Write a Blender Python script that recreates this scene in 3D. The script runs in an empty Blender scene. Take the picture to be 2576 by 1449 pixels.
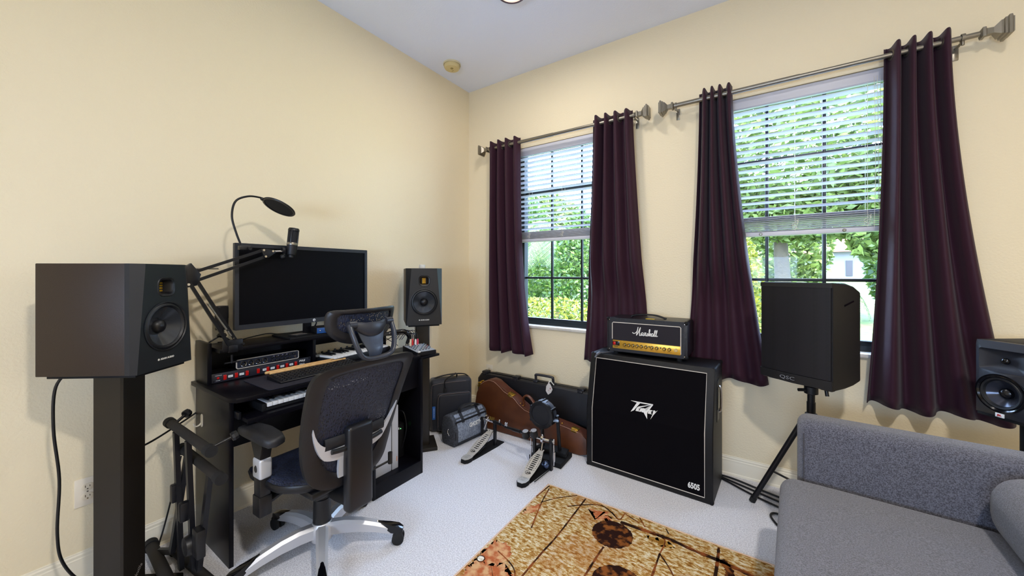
import bpy, bmesh, math, random
from mathutils import Vector, Matrix
S = bpy.context.scene
COL = S.collection
R = math.radians

# ---------------------------------------------------------------- camera, sky, light, exposure
cd = bpy.data.cameras.new('camera'); cam = bpy.data.objects.new('camera', cd); COL.objects.link(cam)
cd.sensor_width = 36.0; cd.lens = 938.0 / 2576.0 * 36.0; cd.shift_y = -0.01436; cd.clip_start = 0.05; cd.clip_end = 300
cam.location = (2.383, -2.769, 1.29); cam.rotation_euler = (R(90), 0, R(34.13))
S.camera = cam
S.view_settings.view_transform = 'Standard'; S.view_settings.look = 'None'; S.view_settings.gamma = 1.0
S.view_settings.use_curve_mapping = False
S.view_settings.exposure = 0.88

W = bpy.data.worlds.new('world'); S.world = W; W.use_nodes = True
wn = W.node_tree.nodes; bg = wn['Background']
bg.inputs[0].default_value = (0.61, 0.80, 1.22, 1); bg.inputs[1].default_value = 13.0

sd = bpy.data.lights.new('sun', 'SUN'); sd.energy = 10.0; sd.angle = R(1.0); sd.color = (1.0, 0.93, 0.78)
sun = bpy.data.objects.new('sun', sd); COL.objects.link(sun); sun.rotation_euler = (R(42), 0, R(66))

RY_ = -4.4
def area(name, loc, rot, sx, sy, energy, color, portal=False):
    d = bpy.data.lights.new(name, 'AREA'); d.shape = 'RECTANGLE'; d.size = sx; d.size_y = sy; d.energy = energy; d.color = color
    if portal: d.cycles.is_portal = True
    o = bpy.data.objects.new(name, d); COL.objects.link(o); o.location = loc; o.rotation_euler = rot
    return o
# sampling portals in the two window openings (they emit nothing themselves)
area('window_portal', (1.00, 0.20, 1.60), (R(-90), 0, 0), 0.95, 1.6, 1, (1, 1, 1), True)
area('window_portal', (2.535, 0.20, 1.60), (R(-90), 0, 0), 0.95, 1.6, 1, (1, 1, 1), True)

area('window_portal', (2.05, RY_ - 0.2, 1.30), (R(90), 0, 0), 1.6, .6, 1, (1, 1, 1), True)  # portal for the added window behind the camera

# ---------------------------------------------------------------- materials
def lin(h):
    h = h.lstrip('#'); c = [int(h[i:i+2], 16) / 255 for i in (0, 2, 4)]
    return tuple((x / 12.92 if x <= 0.04045 else ((x + 0.055) / 1.055) ** 2.4) for x in c) + (1,)
MC = {}
def mat(name, col, rough=0.5, metal=0.0, spec=0.5, bump=None, var=None, sheen=0.0, coat=0.0, emit=None, subs=None, transm=0.0):
    """bump=(scale, strength, distance) noise bump; var=(scale, colour2, lo, hi) noise colour variation"""
    if name in MC: return MC[name]
    m = bpy.data.materials.new(name); m.use_nodes = True; nt = m.node_tree; N = nt.nodes; L = nt.links
    b = N['Principled BSDF']; c = lin(col) if isinstance(col, str) else col
    b.inputs['Base Color'].default_value = c; b.inputs['Roughness'].default_value = rough; b.inputs['Metallic'].default_value = metal
    b.inputs['Specular IOR Level'].default_value = spec
    if sheen: b.inputs['Sheen Weight'].default_value = sheen
    if coat: b.inputs['Coat Weight'].default_value = coat; b.inputs['Coat Roughness'].default_value = 0.1
    if emit: b.inputs['Emission Color'].default_value = lin(emit[0]); b.inputs['Emission Strength'].default_value = emit[1]
    tc = None
    if bump or var: tc = N.new('ShaderNodeTexCoord')
    if var:
        n = N.new('ShaderNodeTexNoise'); n.inputs['Scale'].default_value = var[0]; n.inputs['Detail'].default_value = 5
        L.new(tc.outputs['Object'], n.inputs['Vector'])
        r = N.new('ShaderNodeValToRGB'); r.color_ramp.elements[0].position = var[2]; r.color_ramp.elements[1].position = var[3]
        r.color_ramp.elements[0].color = c; r.color_ramp.elements[1].color = lin(var[1])
        L.new(n.outputs['Fac'], r.inputs['Fac']); L.new(r.outputs['Color'], b.inputs['Base Color'])
    if bump:
        n = N.new('ShaderNodeTexNoise'); n.inputs['Scale'].default_value = bump[0]; n.inputs['Detail'].default_value = 4
        L.new(tc.outputs['Object'], n.inputs['Vector'])
        p = N.new('ShaderNodeBump'); p.inputs['Strength'].default_value = bump[1]; p.inputs['Distance'].default_value = bump[2]
        L.new(n.outputs['Fac'], p.inputs['Height']); L.new(p.outputs['Normal'], b.inputs['Normal'])
    MC[name] = m; return m

WALL = mat('wall_paint', '#efe0bf', 0.75, spec=0.25, bump=(95, 0.5, 0.004))
CEIL = mat('ceiling_paint', '#ebeffc', 0.9, spec=0.1, bump=(120, 0.3, 0.003))
TRIM = mat('trim_paint', '#efe6d0', 0.45)
CARPET = mat('carpet_pile', '#cfccd0', 0.95, spec=0.05, bump=(300, 0.8, 0.007), var=(170, '#f4f2f5', 0.36, 0.62), sheen=0.3)
BLKWOOD = mat('black_laminate', '#0a090f', 0.36, spec=0.2, bump=(60, 0.08, 0.001))
BLK = mat('black_plastic', '#0e0e12', 0.42)
BLKM = mat('black_matte', '#0a0a0d', 0.7, spec=0.3)
BLKG = mat('black_gloss', '#08080c', 0.12)
BLKMET = mat('black_metal', '#15151a', 0.38, metal=0.3)
TOLEX = mat('black_vinyl', '#0a090c', 0.5, spec=0.35, bump=(380, 0.7, 0.002))
VINYL = mat('speaker_wrap', '#2a1c12', 0.5, bump=(500, 0.5, 0.001))
BAFFLE = mat('baffle_grey', '#15181e', 0.45)
CLOTH = mat('grille_cloth', '#070509', 0.9, spec=0.1, bump=(700, 0.5, 0.001))
PIPING = mat('white_piping', '#cfc6bb', 0.5)
WHITE = mat('white_ink', '#e6e4e0', 0.5)
WHITEP = mat('white_plastic', '#e6e1d4', 0.35)
SILVER = mat('brushed_silver', '#cfcfd2', 0.42, metal=0.6)
CHROME = mat('chrome', '#d8d8dc', 0.12, metal=1.0)
PEWTER = mat('pewter', '#8d877b', 0.33, metal=0.85, bump=(150, 0.15, 0.001))
GOLD = mat('brass', '#d8ab48', 0.25, metal=0.9)
GREYF = mat('sofa_fabric', '#46464e', 0.95, spec=0.1, bump=(600, 0.9, 0.003), var=(280, '#747480', 0.38, 0.62), sheen=0.4)
CURT = mat('curtain_fabric', '#321524', 0.62, spec=0.22, bump=(260, 0.12, 0.001), sheen=0.08)
RUBBER = mat('rubber', '#0d0d0f', 0.8)
FOAM = mat('foam_grip', '#1b1714', 0.75)

# ---------------------------------------------------------------- mesh helpers
class B:
    """collects shapes; build() links them as ONE mesh object"""
    def __init__(s): s.v = []; s.f = []; s.mi = []; s.m = 0
    def add(s, vs, fs):
        o = len(s.v); s.v += [tuple(v) for v in vs]; s.f += [tuple(i + o for i in f) for f in fs]; s.mi += [s.m] * len(fs); return s
    def bm(s, bm, M=None):
        bm.verts.index_update(); vs = [(M @ v.co if M else v.co.copy()) for v in bm.verts]
        s.add(vs, [[v.index for v in f.verts] for f in bm.faces]); bm.free(); return s
    def box(s, c, d, bev=0.0, rot=None, seg=2):
        bm = bmesh.new(); bmesh.ops.create_cube(bm, size=1.0)
        for v in bm.verts: v.co = Vector((v.co.x * d[0], v.co.y * d[1], v.co.z * d[2]))
        if bev > 0: bmesh.ops.bevel(bm, geom=bm.edges[:], offset=bev, segments=seg, profile=0.5, affect='EDGES')
        M = Matrix.Translation(Vector(c))
        if rot is not None: M = M @ (rot if isinstance(rot, Matrix) else Matrix.Rotation(rot, 4, 'Z'))
        return s.bm(bm, M)
    def cyl(s, a, b, r0, r1=None, n=24, cap=True):
        r1 = r0 if r1 is None else r1; a = Vector(a); b = Vector(b); ax = (b - a).normalized()
        u = ax.orthogonal().normalized(); w = ax.cross(u)
        vs = []
        for p, r in ((a, r0), (b, r1)):
            for i in range(n): t = 2 * math.pi * i / n; vs.append(p + (u * math.cos(t) + w * math.sin(t)) * r)
        fs = [(i, (i + 1) % n, n + (i + 1) % n, n + i) for i in range(n)]
        if cap: fs += [tuple(range(n - 1, -1, -1)), tuple(range(n, 2 * n))]
        return s.add(vs, fs)
    def lathe(s, prof, o, ax, n=40, up=None, sx=1.0):
        """prof [(radius, height)...] turned about axis ax from origin o"""
        o = Vector(o); ax = Vector(ax).normalized(); u = (Vector(up) - ax * Vector(up).dot(ax)).normalized() if up else ax.orthogonal().normalized(); w = ax.cross(u)
        vs = []; fs = []
        for r, h in prof:
            for i in range(n): t = 2 * math.pi * i / n; vs.append(o + ax * h + (u * math.cos(t) + w * math.sin(t) * sx) * max(r, 1e-5))
        for k in range(len(prof) - 1):
            for i in range(n): j = (i + 1) % n; fs.append((k * n + i, k * n + j, (k + 1) * n + j, (k + 1) * n + i))
        return s.add(vs, fs)
    def tube(s, pts, r, n=12, closed=False, rf=None, flat=None, smooth=0):
        P = [Vector(p) for p in pts]
        if smooth: P = spline(P, smooth, closed)
        m = len(P); vs = []; fs = []; prev = None
        for i, p in enumerate(P):
            if closed: t = (P[(i + 1) % m] - P[i - 1]).normalized()
            else: t = (P[min(i + 1, m - 1)] - P[max(i - 1, 0)]).normalized()
            if flat is not None: u = Vector(flat) - t * Vector(flat).dot(t); u = u.normalized() if u.length > 1e-4 else t.orthogonal().normalized()
            elif prev is None: u = t.orthogonal().normalized()
            else: u = prev - t * prev.dot(t); u = u.normalized() if u.length > 1e-6 else t.orthogonal().normalized()
            prev = u; w = t.cross(u); rr = rf(i / (m - 1 if m > 1 else 1)) if rf else r
            ra, rb = rr if isinstance(rr, tuple) else (rr, rr)
            for k in range(n): a = 2 * math.pi * (k + .5) / n; vs.append(p + u * math.cos(a) * ra + w * math.sin(a) * rb)
        for i in range(m if closed else m - 1):
            j = (i + 1) % m
            for k in range(n): l = (k + 1) % n; fs.append((i * n + k, i * n + l, j * n + l, j * n + k))
        if not closed: fs += [tuple(range(n - 1, -1, -1)), tuple(range((m - 1) * n, m * n))]
        return s.add(vs, fs)
    def loft(s, loops, cap0=True, cap1=True):
        n = len(loops[0]); vs = [p for l in loops for p in l]; fs = []
        for k in range(len(loops) - 1):
            for i in range(n): j = (i + 1) % n; fs.append((k * n + i, k * n + j, (k + 1) * n + j, (k + 1) * n + i))
        if cap0: fs.append(tuple(range(n - 1, -1, -1)))
        if cap1: fs.append(tuple(range((len(loops) - 1) * n, len(loops) * n)))
        return s.add(vs, fs)
    def prism(s, poly, mf, d0, d1, bev=0.0, seg=2):
        """2d polygon, mf(u, v, d) -> 3d, from depth d0 to d1"""
        bm = bmesh.new(); a = [bm.verts.new((p[0], p[1], d0)) for p in poly]; b = [bm.verts.new((p[0], p[1], d1)) for p in poly]; n = len(poly)
        fa = bm.faces.new(a); fb = bm.faces.new(b[::-1])
        for i in range(n): bm.faces.new((a[i], b[i], b[(i + 1) % n], a[(i + 1) % n]))
        if bev > 0:
            es = list(set(fa.edges) | set(fb.edges)); bmesh.ops.bevel(bm, geom=es, offset=bev, segments=seg, profile=0.5, affect='EDGES')
        bmesh.ops.triangulate(bm, faces=[f for f in bm.faces if len(f.verts) > 4])
        for v in bm.verts: v.co = Vector(mf(v.co.x, v.co.y, v.co.z))
        return s.bm(bm)
    def holed(s, outline, holes, mf, d, back=True):
        """flat plate with holes; face at depth 0, walls (and a back face) to depth d"""
        bm = bmesh.new(); es = []; loops = []
        for lp in [outline] + holes:
            vs = [bm.verts.new((p[0], p[1], 0)) for p in lp]; loops.append(len(vs))
            for i in range(len(vs)): es.append(bm.edges.new((vs[i], vs[(i + 1) % len(vs)])))
        bmesh.ops.triangle_fill(bm, edges=es, use_beauty=True)
        bm.verts.index_update(); pts = [v.co.copy() for v in bm.verts]; tri = [[v.index for v in f.verts] for f in bm.faces]; bm.free()
        n = len(pts); vs = [mf(p.x, p.y, 0) for p in pts]; fs = list(tri)
        if d:
            vs += [mf(p.x, p.y, d) for p in pts]; k = 0
            for c in loops:
                for i in range(c): a = k + i; b = k + (i + 1) % c; fs.append((a, b, n + b, n + a))
                k += c
            if back: fs += [[i + n for i in t[::-1]] for t in tri]
        return s.add(vs, fs)
    def sphere(s, c, r, sc=(1, 1, 1), n=20):
        bm = bmesh.new(); bmesh.ops.create_uvsphere(bm, u_segments=n, v_segments=max(8, n // 2), radius=r)
        return s.bm(bm, Matrix.Translation(Vector(c)) @ Matrix.Diagonal((sc[0], sc[1], sc[2], 1)))
    def build(s, name, m, parent=None, ang=38, loc=None, fix=True, **kw):
        me = bpy.data.meshes.new(name); me.from_pydata([tuple(v) for v in s.v], [], s.f)
        if fix:
            bm = bmesh.new(); bm.from_mesh(me); bmesh.ops.recalc_face_normals(bm, faces=bm.faces[:]); bm.to_mesh(me); bm.free()
        me.update(); me.shade_smooth(); me.set_sharp_from_angle(angle=R(ang))
        ms = m if isinstance(m, (list, tuple)) else [m]
        for x in ms: me.materials.append(x)
        if len(ms) > 1:
            for p, i in zip(me.polygons, s.mi): p.material_index = i
        o = bpy.data.objects.new(name, me); COL.objects.link(o)
        if parent: o.parent = parent
        if loc: o.location = loc
        return o
def spline(P, k, closed=False):
    out = []; m = len(P)
    for i in range(m if closed else m - 1):
        if closed: a, b, c, d = P[i - 1], P[i], P[(i + 1) % m], P[(i + 2) % m]
        else: a, b, c, d = P[max(i - 1, 0)], P[i], P[i + 1], P[min(i + 2, m - 1)]
        for j in range(k):
            t = j / k; t2 = t * t; t3 = t2 * t
            out.append(0.5 * ((2 * b) + (-a + c) * t + (2 * a - 5 * b + 4 * c - d) * t2 + (-a + 3 * b - 3 * c + d) * t3))
    if not closed: out.append(P[-1])
    return out
def rrect(w, h, r, n=5, cx=0, cy=0):
    pts = []
    for sx, sy, a0 in ((1, 1, 0), (-1, 1, 90), (-1, -1, 180), (1, -1, 270)):
        for i in range(n + 1):
            a = R(a0 + 90 * i / n); pts.append((cx + sx * (w / 2 - r) + math.cos(a) * r, cy + sy * (h / 2 - r) + math.sin(a) * r))
    return pts
def circ(cx, cy, r, n=32): return [(cx + r * math.cos(2 * math.pi * i / n), cy + r * math.sin(2 * math.pi * i / n)) for i in range(n)]
def thing(name, label, cat, loc=(0, 0, 0), rz=0.0, group=None, rot=None):
    o = bpy.data.objects.new(name, None); COL.objects.link(o); o.empty_display_size = 0.05
    o.location = loc; o.rotation_euler = rot if rot else (0, 0, rz); o['label'] = label; o['category'] = cat
    if group: o['group'] = group
    return o
def tag(o, label, cat, group=None, kind=None):
    o['label'] = label; o['category'] = cat
    if group: o['group'] = group
    if kind: o['kind'] = kind
    return o
def struct(o, label=None, cat=None):
    o['kind'] = 'structure'
    if label: o['label'] = label
    if cat: o['category'] = cat
    return o
def text(name, s, size, m, parent, M, shear=0.0, bold=0.0, extr=0.0006, sx=1.0, align='CENTER', spacing=1.0):
    cu = bpy.data.curves.new(name, 'FONT'); cu.body = s; cu.size = size; cu.align_x = align; cu.align_y = 'CENTER'
    cu.shear = shear; cu.offset = bold; cu.extrude = extr; cu.space_character = spacing; cu.resolution_u = 3
    t = bpy.data.objects.new(name, cu); COL.objects.link(t); bpy.context.view_layer.update()
    me = bpy.data.meshes.new_from_object(t); bpy.data.objects.remove(t)
    for v in me.vertices: v.co.x *= sx
    me.transform(M); me.materials.clear(); me.materials.append(m)
    o = bpy.data.objects.new(name, me); COL.objects.link(o)
    if parent: o.parent = parent
    return o
def face_M(o, right, up):
    """matrix that lays text in the plane through o with the given right / up directions"""
    r = Vector(right).normalized(); u = Vector(up); u = (u - r * u.dot(r)).normalized(); n = r.cross(u)
    M = Matrix((r, u, n)).transposed().to_4x4(); M.translation = Vector(o); return M
def copy_tree(root, loc=None, rz=None, label=None, group=None):
    def cp(o, p):
        c = o.copy(); COL.objects.link(c)
        if p: c.parent = p
        for ch in [x for x in bpy.data.objects if x.parent == o and x not in made]:
            made.add(cp(ch, c))
        return c
    made = set(); r = cp(root, None)
    if loc is not None: r.location = loc
    if rz is not None: r.rotation_euler = (0, 0, rz)
    if label: r['label'] = label
    if group: r['group'] = group
    return r
random.seed(7)

# ---------------------------------------------------------------- the room
RX, RY, RZ = 4.4, -4.4, 3.047
b = B(); b.box((RX / 2, RY / 2, -0.05), (RX + .3, -RY + .3, 0.1)); struct(b.build('floor', CARPET))
b = B(); b.box((RX / 2, RY / 2, RZ + 0.08), (RX + .36, -RY + .36, 0.16)); struct(b.build('ceiling', CEIL))
b = B(); b.box((-0.075, RY / 2, RZ / 2), (0.15, -RY + .3, RZ)); struct(b.build('wall_left', WALL))
b = B(); b.box((RX + 0.075, RY / 2, RZ / 2), (0.15, -RY + .3, RZ)); struct(b.build('wall_right', WALL))
b = B(); b.holed([(-.15, 0), (RX + .15, 0), (RX + .15, RZ), (-.15, RZ)], [[(1.25, 1.0), (2.85, 1.0), (2.85, 1.60), (1.25, 1.60)]], lambda u, v, d: (u, RY - d, v), 0.16); struct(b.build('wall_front', WALL))  # opening is for the window added behind the camera as fill
W1 = (0.545, 1.455, 0.835, 2.39); W2 = (2.08, 2.985, 0.845, 2.40)
def rect(x0, x1, z0, z1): return [(x0, z0), (x1, z0), (x1, z1), (x0, z1)]
b = B(); b.holed(rect(-0.15, RX + .15, 0, RZ), [rect(*W1), rect(*W2)], lambda u, v, d: (u, d, v), 0.18); struct(b.build('wall_back', WALL))
prof = [(0.0, 0.0), (0.016, 0.0), (0.016, 0.012), (0.013, 0.016), (0.013, 0.078), (0.011, 0.084), (0.011, 0.094), (0.008, 0.098), (0.008, 0.108), (0.0045, 0.114), (0.0045, 0.118), (0.0, 0.120)]
b = B(); b.loft([[(p[0], RY, p[1]) for p in prof], [(p[0], 0, p[1]) for p in prof]]); struct(b.build('baseboard_left', TRIM, ang=20))
b = B(); b.loft([[(0, -p[0], p[1]) for p in prof], [(RX, -p[0], p[1]) for p in prof]]); struct(b.build('baseboard_back', TRIM, ang=20))

FRAME = mat('bronze_window_frame', '#1d2429', 0.35, metal=0.2)
MARBLE = mat('marble_sill', '#ddd8cf', 0.3, var=(14, '#c4bfb8', 0.45, 0.75))
gm = bpy.data.materials.new('window_glass'); gm.use_nodes = True; nt = gm.node_tree; nt.nodes.clear()
o_ = nt.nodes.new('ShaderNodeOutputMaterial'); mx = nt.nodes.new('ShaderNodeMixShader'); tr = nt.nodes.new('ShaderNodeBsdfTransparent'); gl = nt.nodes.new('ShaderNodeBsdfGlossy')
lw = nt.nodes.new('ShaderNodeLayerWeight'); lw.inputs[0].default_value = 0.25; gl.inputs['Roughness'].default_value = 0.02; tr.inputs[0].default_value = (0.93, 0.96, 0.95, 1)
ml = nt.nodes.new('ShaderNodeMath'); ml.operation = 'MULTIPLY'; ml.inputs[1].default_value = 0.35
nt.links.new(lw.outputs['Fresnel'], ml.inputs[0]); nt.links.new(ml.outputs[0], mx.inputs[0]); nt.links.new(tr.outputs[0], mx.inputs[1]); nt.links.new(gl.outputs[0], mx.inputs[2]); nt.links.new(mx.outputs[0], o_.inputs[0])

def window(n, x0, x1, z0, z1, mxs):
    root = bpy.data.objects.new('window_%d' % n, None); COL.objects.link(root); struct(root)
    b = B(); y0, y1 = 0.07, 0.13
    b.holed(rect(x0, x1, z0, z1), [rect(x0 + .05, x1 - .05, z0 + .04, z1 - .04)], lambda u, v, d: (u, y0 + d, v), y1 - y0)
    zr = z0 + 0.045 + 0.735
    b.box(((x0 + x1) / 2, 0.095, zr), (x1 - x0 - .1, 0.035, 0.045), 0.003)
    b.box(((x0 + x1) / 2, 0.085, z0 + .05), (x1 - x0 - .1, 0.03, 0.03), 0.003)
    for x in mxs: b.box((x, 0.098, (z0 + z1) / 2), (0.018, 0.02, z1 - z0 - .08), 0.002)
    for z in (1.250, 2.005): b.box(((x0 + x1) / 2, 0.098, z), (x1 - x0 - .1, 0.018, 0.018), 0.002)
    b.build('window_frame', FRAME, root)
    b = B(); b.box(((x0 + x1) / 2, 0.104, (z0 + z1) / 2), (x1 - x0 - .1, 0.004, z1 - z0 - .08)); b.build('window_pane', gm, root)
    b = B(); b.box(((x0 + x1) / 2, 0.025, z0 - 0.004), (x1 - x0 + 0.03, 0.09, 0.022), 0.004); b.build('window_sill', MARBLE, root)
window(1, *W1, (0.862, 1.138)); window(2, *W2, (2.394, 2.674))

root = bpy.data.objects.new('window_3', None); COL.objects.link(root); struct(root)  # unseen window added behind the camera to let in fill daylight
b = B(); b.holed(rect(1.25, 2.85, 1.0, 1.60), [rect(1.29, 2.035, 1.04, 1.56), rect(2.065, 2.81, 1.04, 1.56)], lambda u, v, d: (u, RY - .07 - d, v), .06); b.build('window_frame', FRAME, root)
b = B(); b.box((2.05, RY - .10, 1.30), (1.52, .004, .52)); b.build('window_pane', gm, root)
b = B(); b.box((2.05, RY - .02, .99), (1.64, .10, .022), .004); b.build('window_sill', MARBLE, root)

# horizontal blinds
SLAT = mat('white_slat', '#cfcfd8', 0.45)
slm = SLAT.node_tree; sp = slm.nodes['Principled BSDF']
def blind(x0, x1, zt, zb, label, stack, last_z, rail_m):
    root = thing('window_blind', label, 'blind', ((x0 + x1) / 2, 0.03, zt)); w = x1 - x0; cx = 0
    b = B(); b.box((0, 0.005, -0.03), (w, 0.05, 0.055), 0.004); b.build('headrail', SLAT, root)
    b = B(); b.prism([(0, 0), (0.012, 0), (0.012, -.06), (0.007, -.066), (0, -.06)], lambda u, v, d: (d, -0.028 + u, v), -w / 2 - .004, w / 2 + .004, 0.0015); b.build('valance', SLAT, root)
    b = B(); z = -0.085; k = 0
    while zt + z > zb + stack + 0.045:
        M = Matrix.Rotation(R(-9), 4, 'X'); b.box((0, 0.004, z), (w - .006, 0.05, 0.003), 0.0012, rot=M, seg=1); z -= 0.0415; k += 1
    ns = 9
    for i in range(ns):
        b.box((random.uniform(-.002, .002), 0.004 + random.uniform(-.002, .002), zb - zt + 0.03 + stack * i / (ns - 1)), (w - .006, 0.05, 0.0032), 0.0012, seg=1)
    b.build('slats', SLAT, root)
    b = B(); b.box((0, 0.004, zb - zt + 0.012), (w - .004, 0.052, 0.026), 0.004); b.build('bottom_rail', rail_m, root)
    for sx in (-0.36, 0.0, 0.36):
        if w < 0.8 and sx == 0: pass
        b = B()
        for dy in (-0.024, 0.03): b.cyl((sx * w, dy, -.05), (sx * w, dy, zb - zt + .02), 0.0009, n=6)
        b.tube([(sx * w + 0.015 * math.cos(i * 1.1), -0.026 - 0.004 * (i % 2), zb - zt + 0.03 + stack * .12 * (i % 7)) for i in range(14)], 0.0011, n=5, smooth=3)
        b.build('ladder_cord', WHITEP, root)
    return root
blind(0.56, 1.44, 2.385, 1.565, 'white horizontal blind half raised in the narrower left window', 0.055, 1.6, SLAT)
w2b = blind(2.095, 2.97, 2.395, 1.520, 'white horizontal blind half raised in the right window behind the loudspeaker', 0.085, 1.55, SLAT)
b = B()
for i in range(3): b.tube([(0.34 + .012 * i, -0.034, -.04), (0.345 + .012 * i, -0.036, -.5), (0.34 + .02 * i, -0.034, -.86 - .05 * i)], 0.001, n=5, smooth=4)
b.build('pull_cord', WHITEP, w2b)
for sx in (-0.17, 0.22):
    b = B(); b.lathe([(0, .004), (.006, .004), (.009, 0), (.009, -.003)], (sx, -0.024, -0.863), (0, -1, 0), 14); b.build('rail_button', PEWTER, w2b)

# curtain rods
def rod(x0, x1, label, bx):
    root = thing('curtain_rod', label, 'curtain rod', (0, -0.09, 2.412), group='curtain rods')
    b = B(); b.cyl((x0 + .02, 0, 0), (x1 - .02, 0, 0), 0.0125); b.cyl((x0 + .05, 0, 0), ((x0 + x1) / 2, 0, 0), 0.0145); b.build('pole', PEWTER, root)
    for x, sg in ((x0, -1), (x1, 1)):
        b = B(); mk = lambda h, s: [(x + sg * h, a * s, c * s) for a, c in ((-1, -1), (1, -1), (1, 1), (-1, 1))]
        b.loft([mk(*q) for q in ((-.045, .013), (-.04, .021), (-.03, .021), (-.026, .014), (-.005, .013), (.012, .030), (.018, .030), (.021, .036), (.028, .036), (.031, .042), (.040, .042), (.045, .034), (.049, .034), (.052, .018))]); b.build('finial', PEWTER, root, ang=25)
    for x in bx:
        b = B(); b.box((x, 0.086, -0.03), (0.022, 0.006, 0.075), 0.002); b.cyl((x, 0.086, -0.012), (x, 0.0, -0.018), 0.006, n=12); b.lathe([(.0165, -.006), (.019, -.006), (.019, .006), (.0165, .006), (.0165, -.006)], (x, 0, 0), (1, 0, 0), 20); b.cyl((x, 0, -.015), (x, 0, -.034), .006, n=10)
        b.build('bracket', PEWTER, root)
    return root
rod(0.262, 1.672, 'pewter curtain rod above the left window, square stepped finials', (0.325, 1.615))
rod(1.835, 3.262, 'pewter curtain rod above the right window, square stepped finials', (1.89, 3.165))

def curtain(xt0, xt1, xb0, xb1, zb, n, label, flare=1.6, ph=0.0, amp=0.034, side=1, yb=0.0, sq=0.0):
    NU, NV = n * 26, 44; zt = 2.452; vs = []; fs = []; gx = []
    root = thing('curtain', label, 'curtain', ((xb0 + xb1) / 2, -0.09, zb), group='dark purple grommet curtains'); ox = (xb0 + xb1) / 2
    for j in range(NV + 1):
        t = j / NV; e = t ** flare; x0 = xt0 + (xb0 - xt0) * e; x1 = xt1 + (xb1 - xt1) * e
        for i in range(NU + 1):
            u = i / NU; a = amp * (1 + 0.35 * t) * (1 + 0.25 * math.sin(3.1 * u + 2 * t + ph))
            s_ = math.sin(2 * math.pi * n * u + ph); s_ = math.copysign(abs(s_) ** 0.8, s_)
            w = (u + 0.012 * math.sin(7 * u + 3 * t)) ; xx = x0 + (x1 - x0) * w + 0.010 * t * math.sin(5 * t + 9 * u + ph) * math.sin(math.pi * u)
            z = zt - (zt - zb) * t + (0.012 * math.sin(2 * math.pi * n * u * .5 + ph) * t if t > .9 else 0) + 0.012 * (1 - min(1, t * 12)) * s_ * s_
            y = min(-0.004 + 0.088, s_ * a - yb * t * math.sin(math.pi * u))
            if t > .15 and y > 0.07: y = 0.07
            if sq: k_ = min(1, max(0, (t - .55) / .2)); k_ = k_ * k_ * (3 - 2 * k_); y = y * (1 - k_) + k_ * (0.056 + s_ * 0.016)
            vs.append((xx - ox, y, z - zb))
    for j in range(NV):
        for i in range(NU): k = j * (NU + 1) + i; fs.append((k, k + 1, k + NU + 2, k + NU + 1))
    me = B(); me.add(vs, fs); o = me.build('cloth', CURT, root, ang=60, fix=False)
    md = o.modifiers.new('thickness', 'SOLIDIFY'); md.thickness = 0.003
    for k in range(2 * n):
        u = (k + 0.0 - ph / math.pi) / (2 * n)
        if u < 0.03 or u > 0.97: continue
        x = xt0 + (xt1 - xt0) * u - ox
        g = B(); sl = 1 if k % 2 == 0 else -1
        ax = Vector((amp * 3.2, -sl * (xt1 - xt0) / (2 * n) * 1.0, 0)).normalized()
        g.lathe([(.018, -.0035), (.0265, -.0035), (.0265, .0035), (.018, .0035), (.018, -.0035)], (x, 0.0, 2.412 - zb), ax, 24); g.build('grommet', PEWTER, root)
    return root
curtain(0.305, 0.640, 0.290, 0.770, 0.600, 4, 'dark purple curtain left of the narrower left window, nearest the room corner', 3.0, 0.6)
curtain(1.295, 1.595, 1.205, 1.720, 0.600, 4, 'dark purple curtain right of the left window, hanging behind the amplifier head', 1.3, 0.9, sq=1)
curtain(2.030, 2.212, 1.940, 2.405, 0.612, 4, 'dark purple curtain between amplifier stack and the black loudspeaker on a tripod', 1.5, 0.3, sq=1)
curtain(2.895, 3.125, 2.830, 3.330, 0.600, 4, 'dark purple curtain farthest right, hanging behind the grey sofa', 1.7, 0.2, amp=0.036)

# ---------------------------------------------------------------- ceiling things and wall outlets
t = thing('smoke_detector', 'yellowed round smoke detector on the ceiling near the corner', 'smoke detector', (0.21, -0.461, RZ))
YEL = mat('aged_plastic', '#d8c48c', 0.5)
b = B(); b.lathe([(0, 0), (.072, 0), (.072, -.012), (.069, -.014)], (0, 0, 0), (0, 0, 1), 40); b.build('base_plate', mat('aged_plastic_pale', '#ddd2ae', .5), t)
b = B(); b.lathe([(.066, -.012), (.066, -.03), (.058, -.042), (.03, -.046), (0, -.046)], (0, 0, 0), (0, 0, 1), 40); b.build('cover', YEL, t)
b = B(); b.lathe([(.012, -.045), (.012, -.049), (0, -.049)], (0.01, -0.012, 0), (0, 0, 1), 16); b.box((-.01, .02, -.046), (.02, .006, .002)); b.build('test_button', mat('aged_dark', '#a08c50', .5), t)
BRONZE = mat('bronze_trim', '#6d5f6c', 0.35, metal=0.6); LENS = mat('lamp_lens', '#fff2dc', 0.4, emit=('#ffe2b8', 6))
def ceil_light(loc, label, e):
    t = thing('ceiling_light', label, 'ceiling light', loc)
    b = B(); b.lathe([(0, 0), (.095, 0), (.098, -.01), (.098, -.034), (.092, -.042), (.078, -.042), (.078, -.03)], (0, 0, 0), (0, 0, 1), 48); b.build('housing', BRONZE, t)
    b = B(); b.lathe([(.078, -.032), (.05, -.035), (0, -.036)], (0, 0, 0), (0, 0, 1), 40); b.build('lens', LENS, t)
    d = bpy.data.lights.new('bulb', 'AREA'); d.shape = 'DISK'; d.size = 0.16; d.energy = e; d.color = (1.0, 0.95, 0.89)
    o = bpy.data.objects.new('bulb', d); COL.objects.link(o); o.parent = t; o.location = (0, 0, -0.045)
    return t
ceil_light((1.10, -0.88, RZ), 'round flush ceiling light with a bronze rim at the top edge of view', 5)
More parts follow.
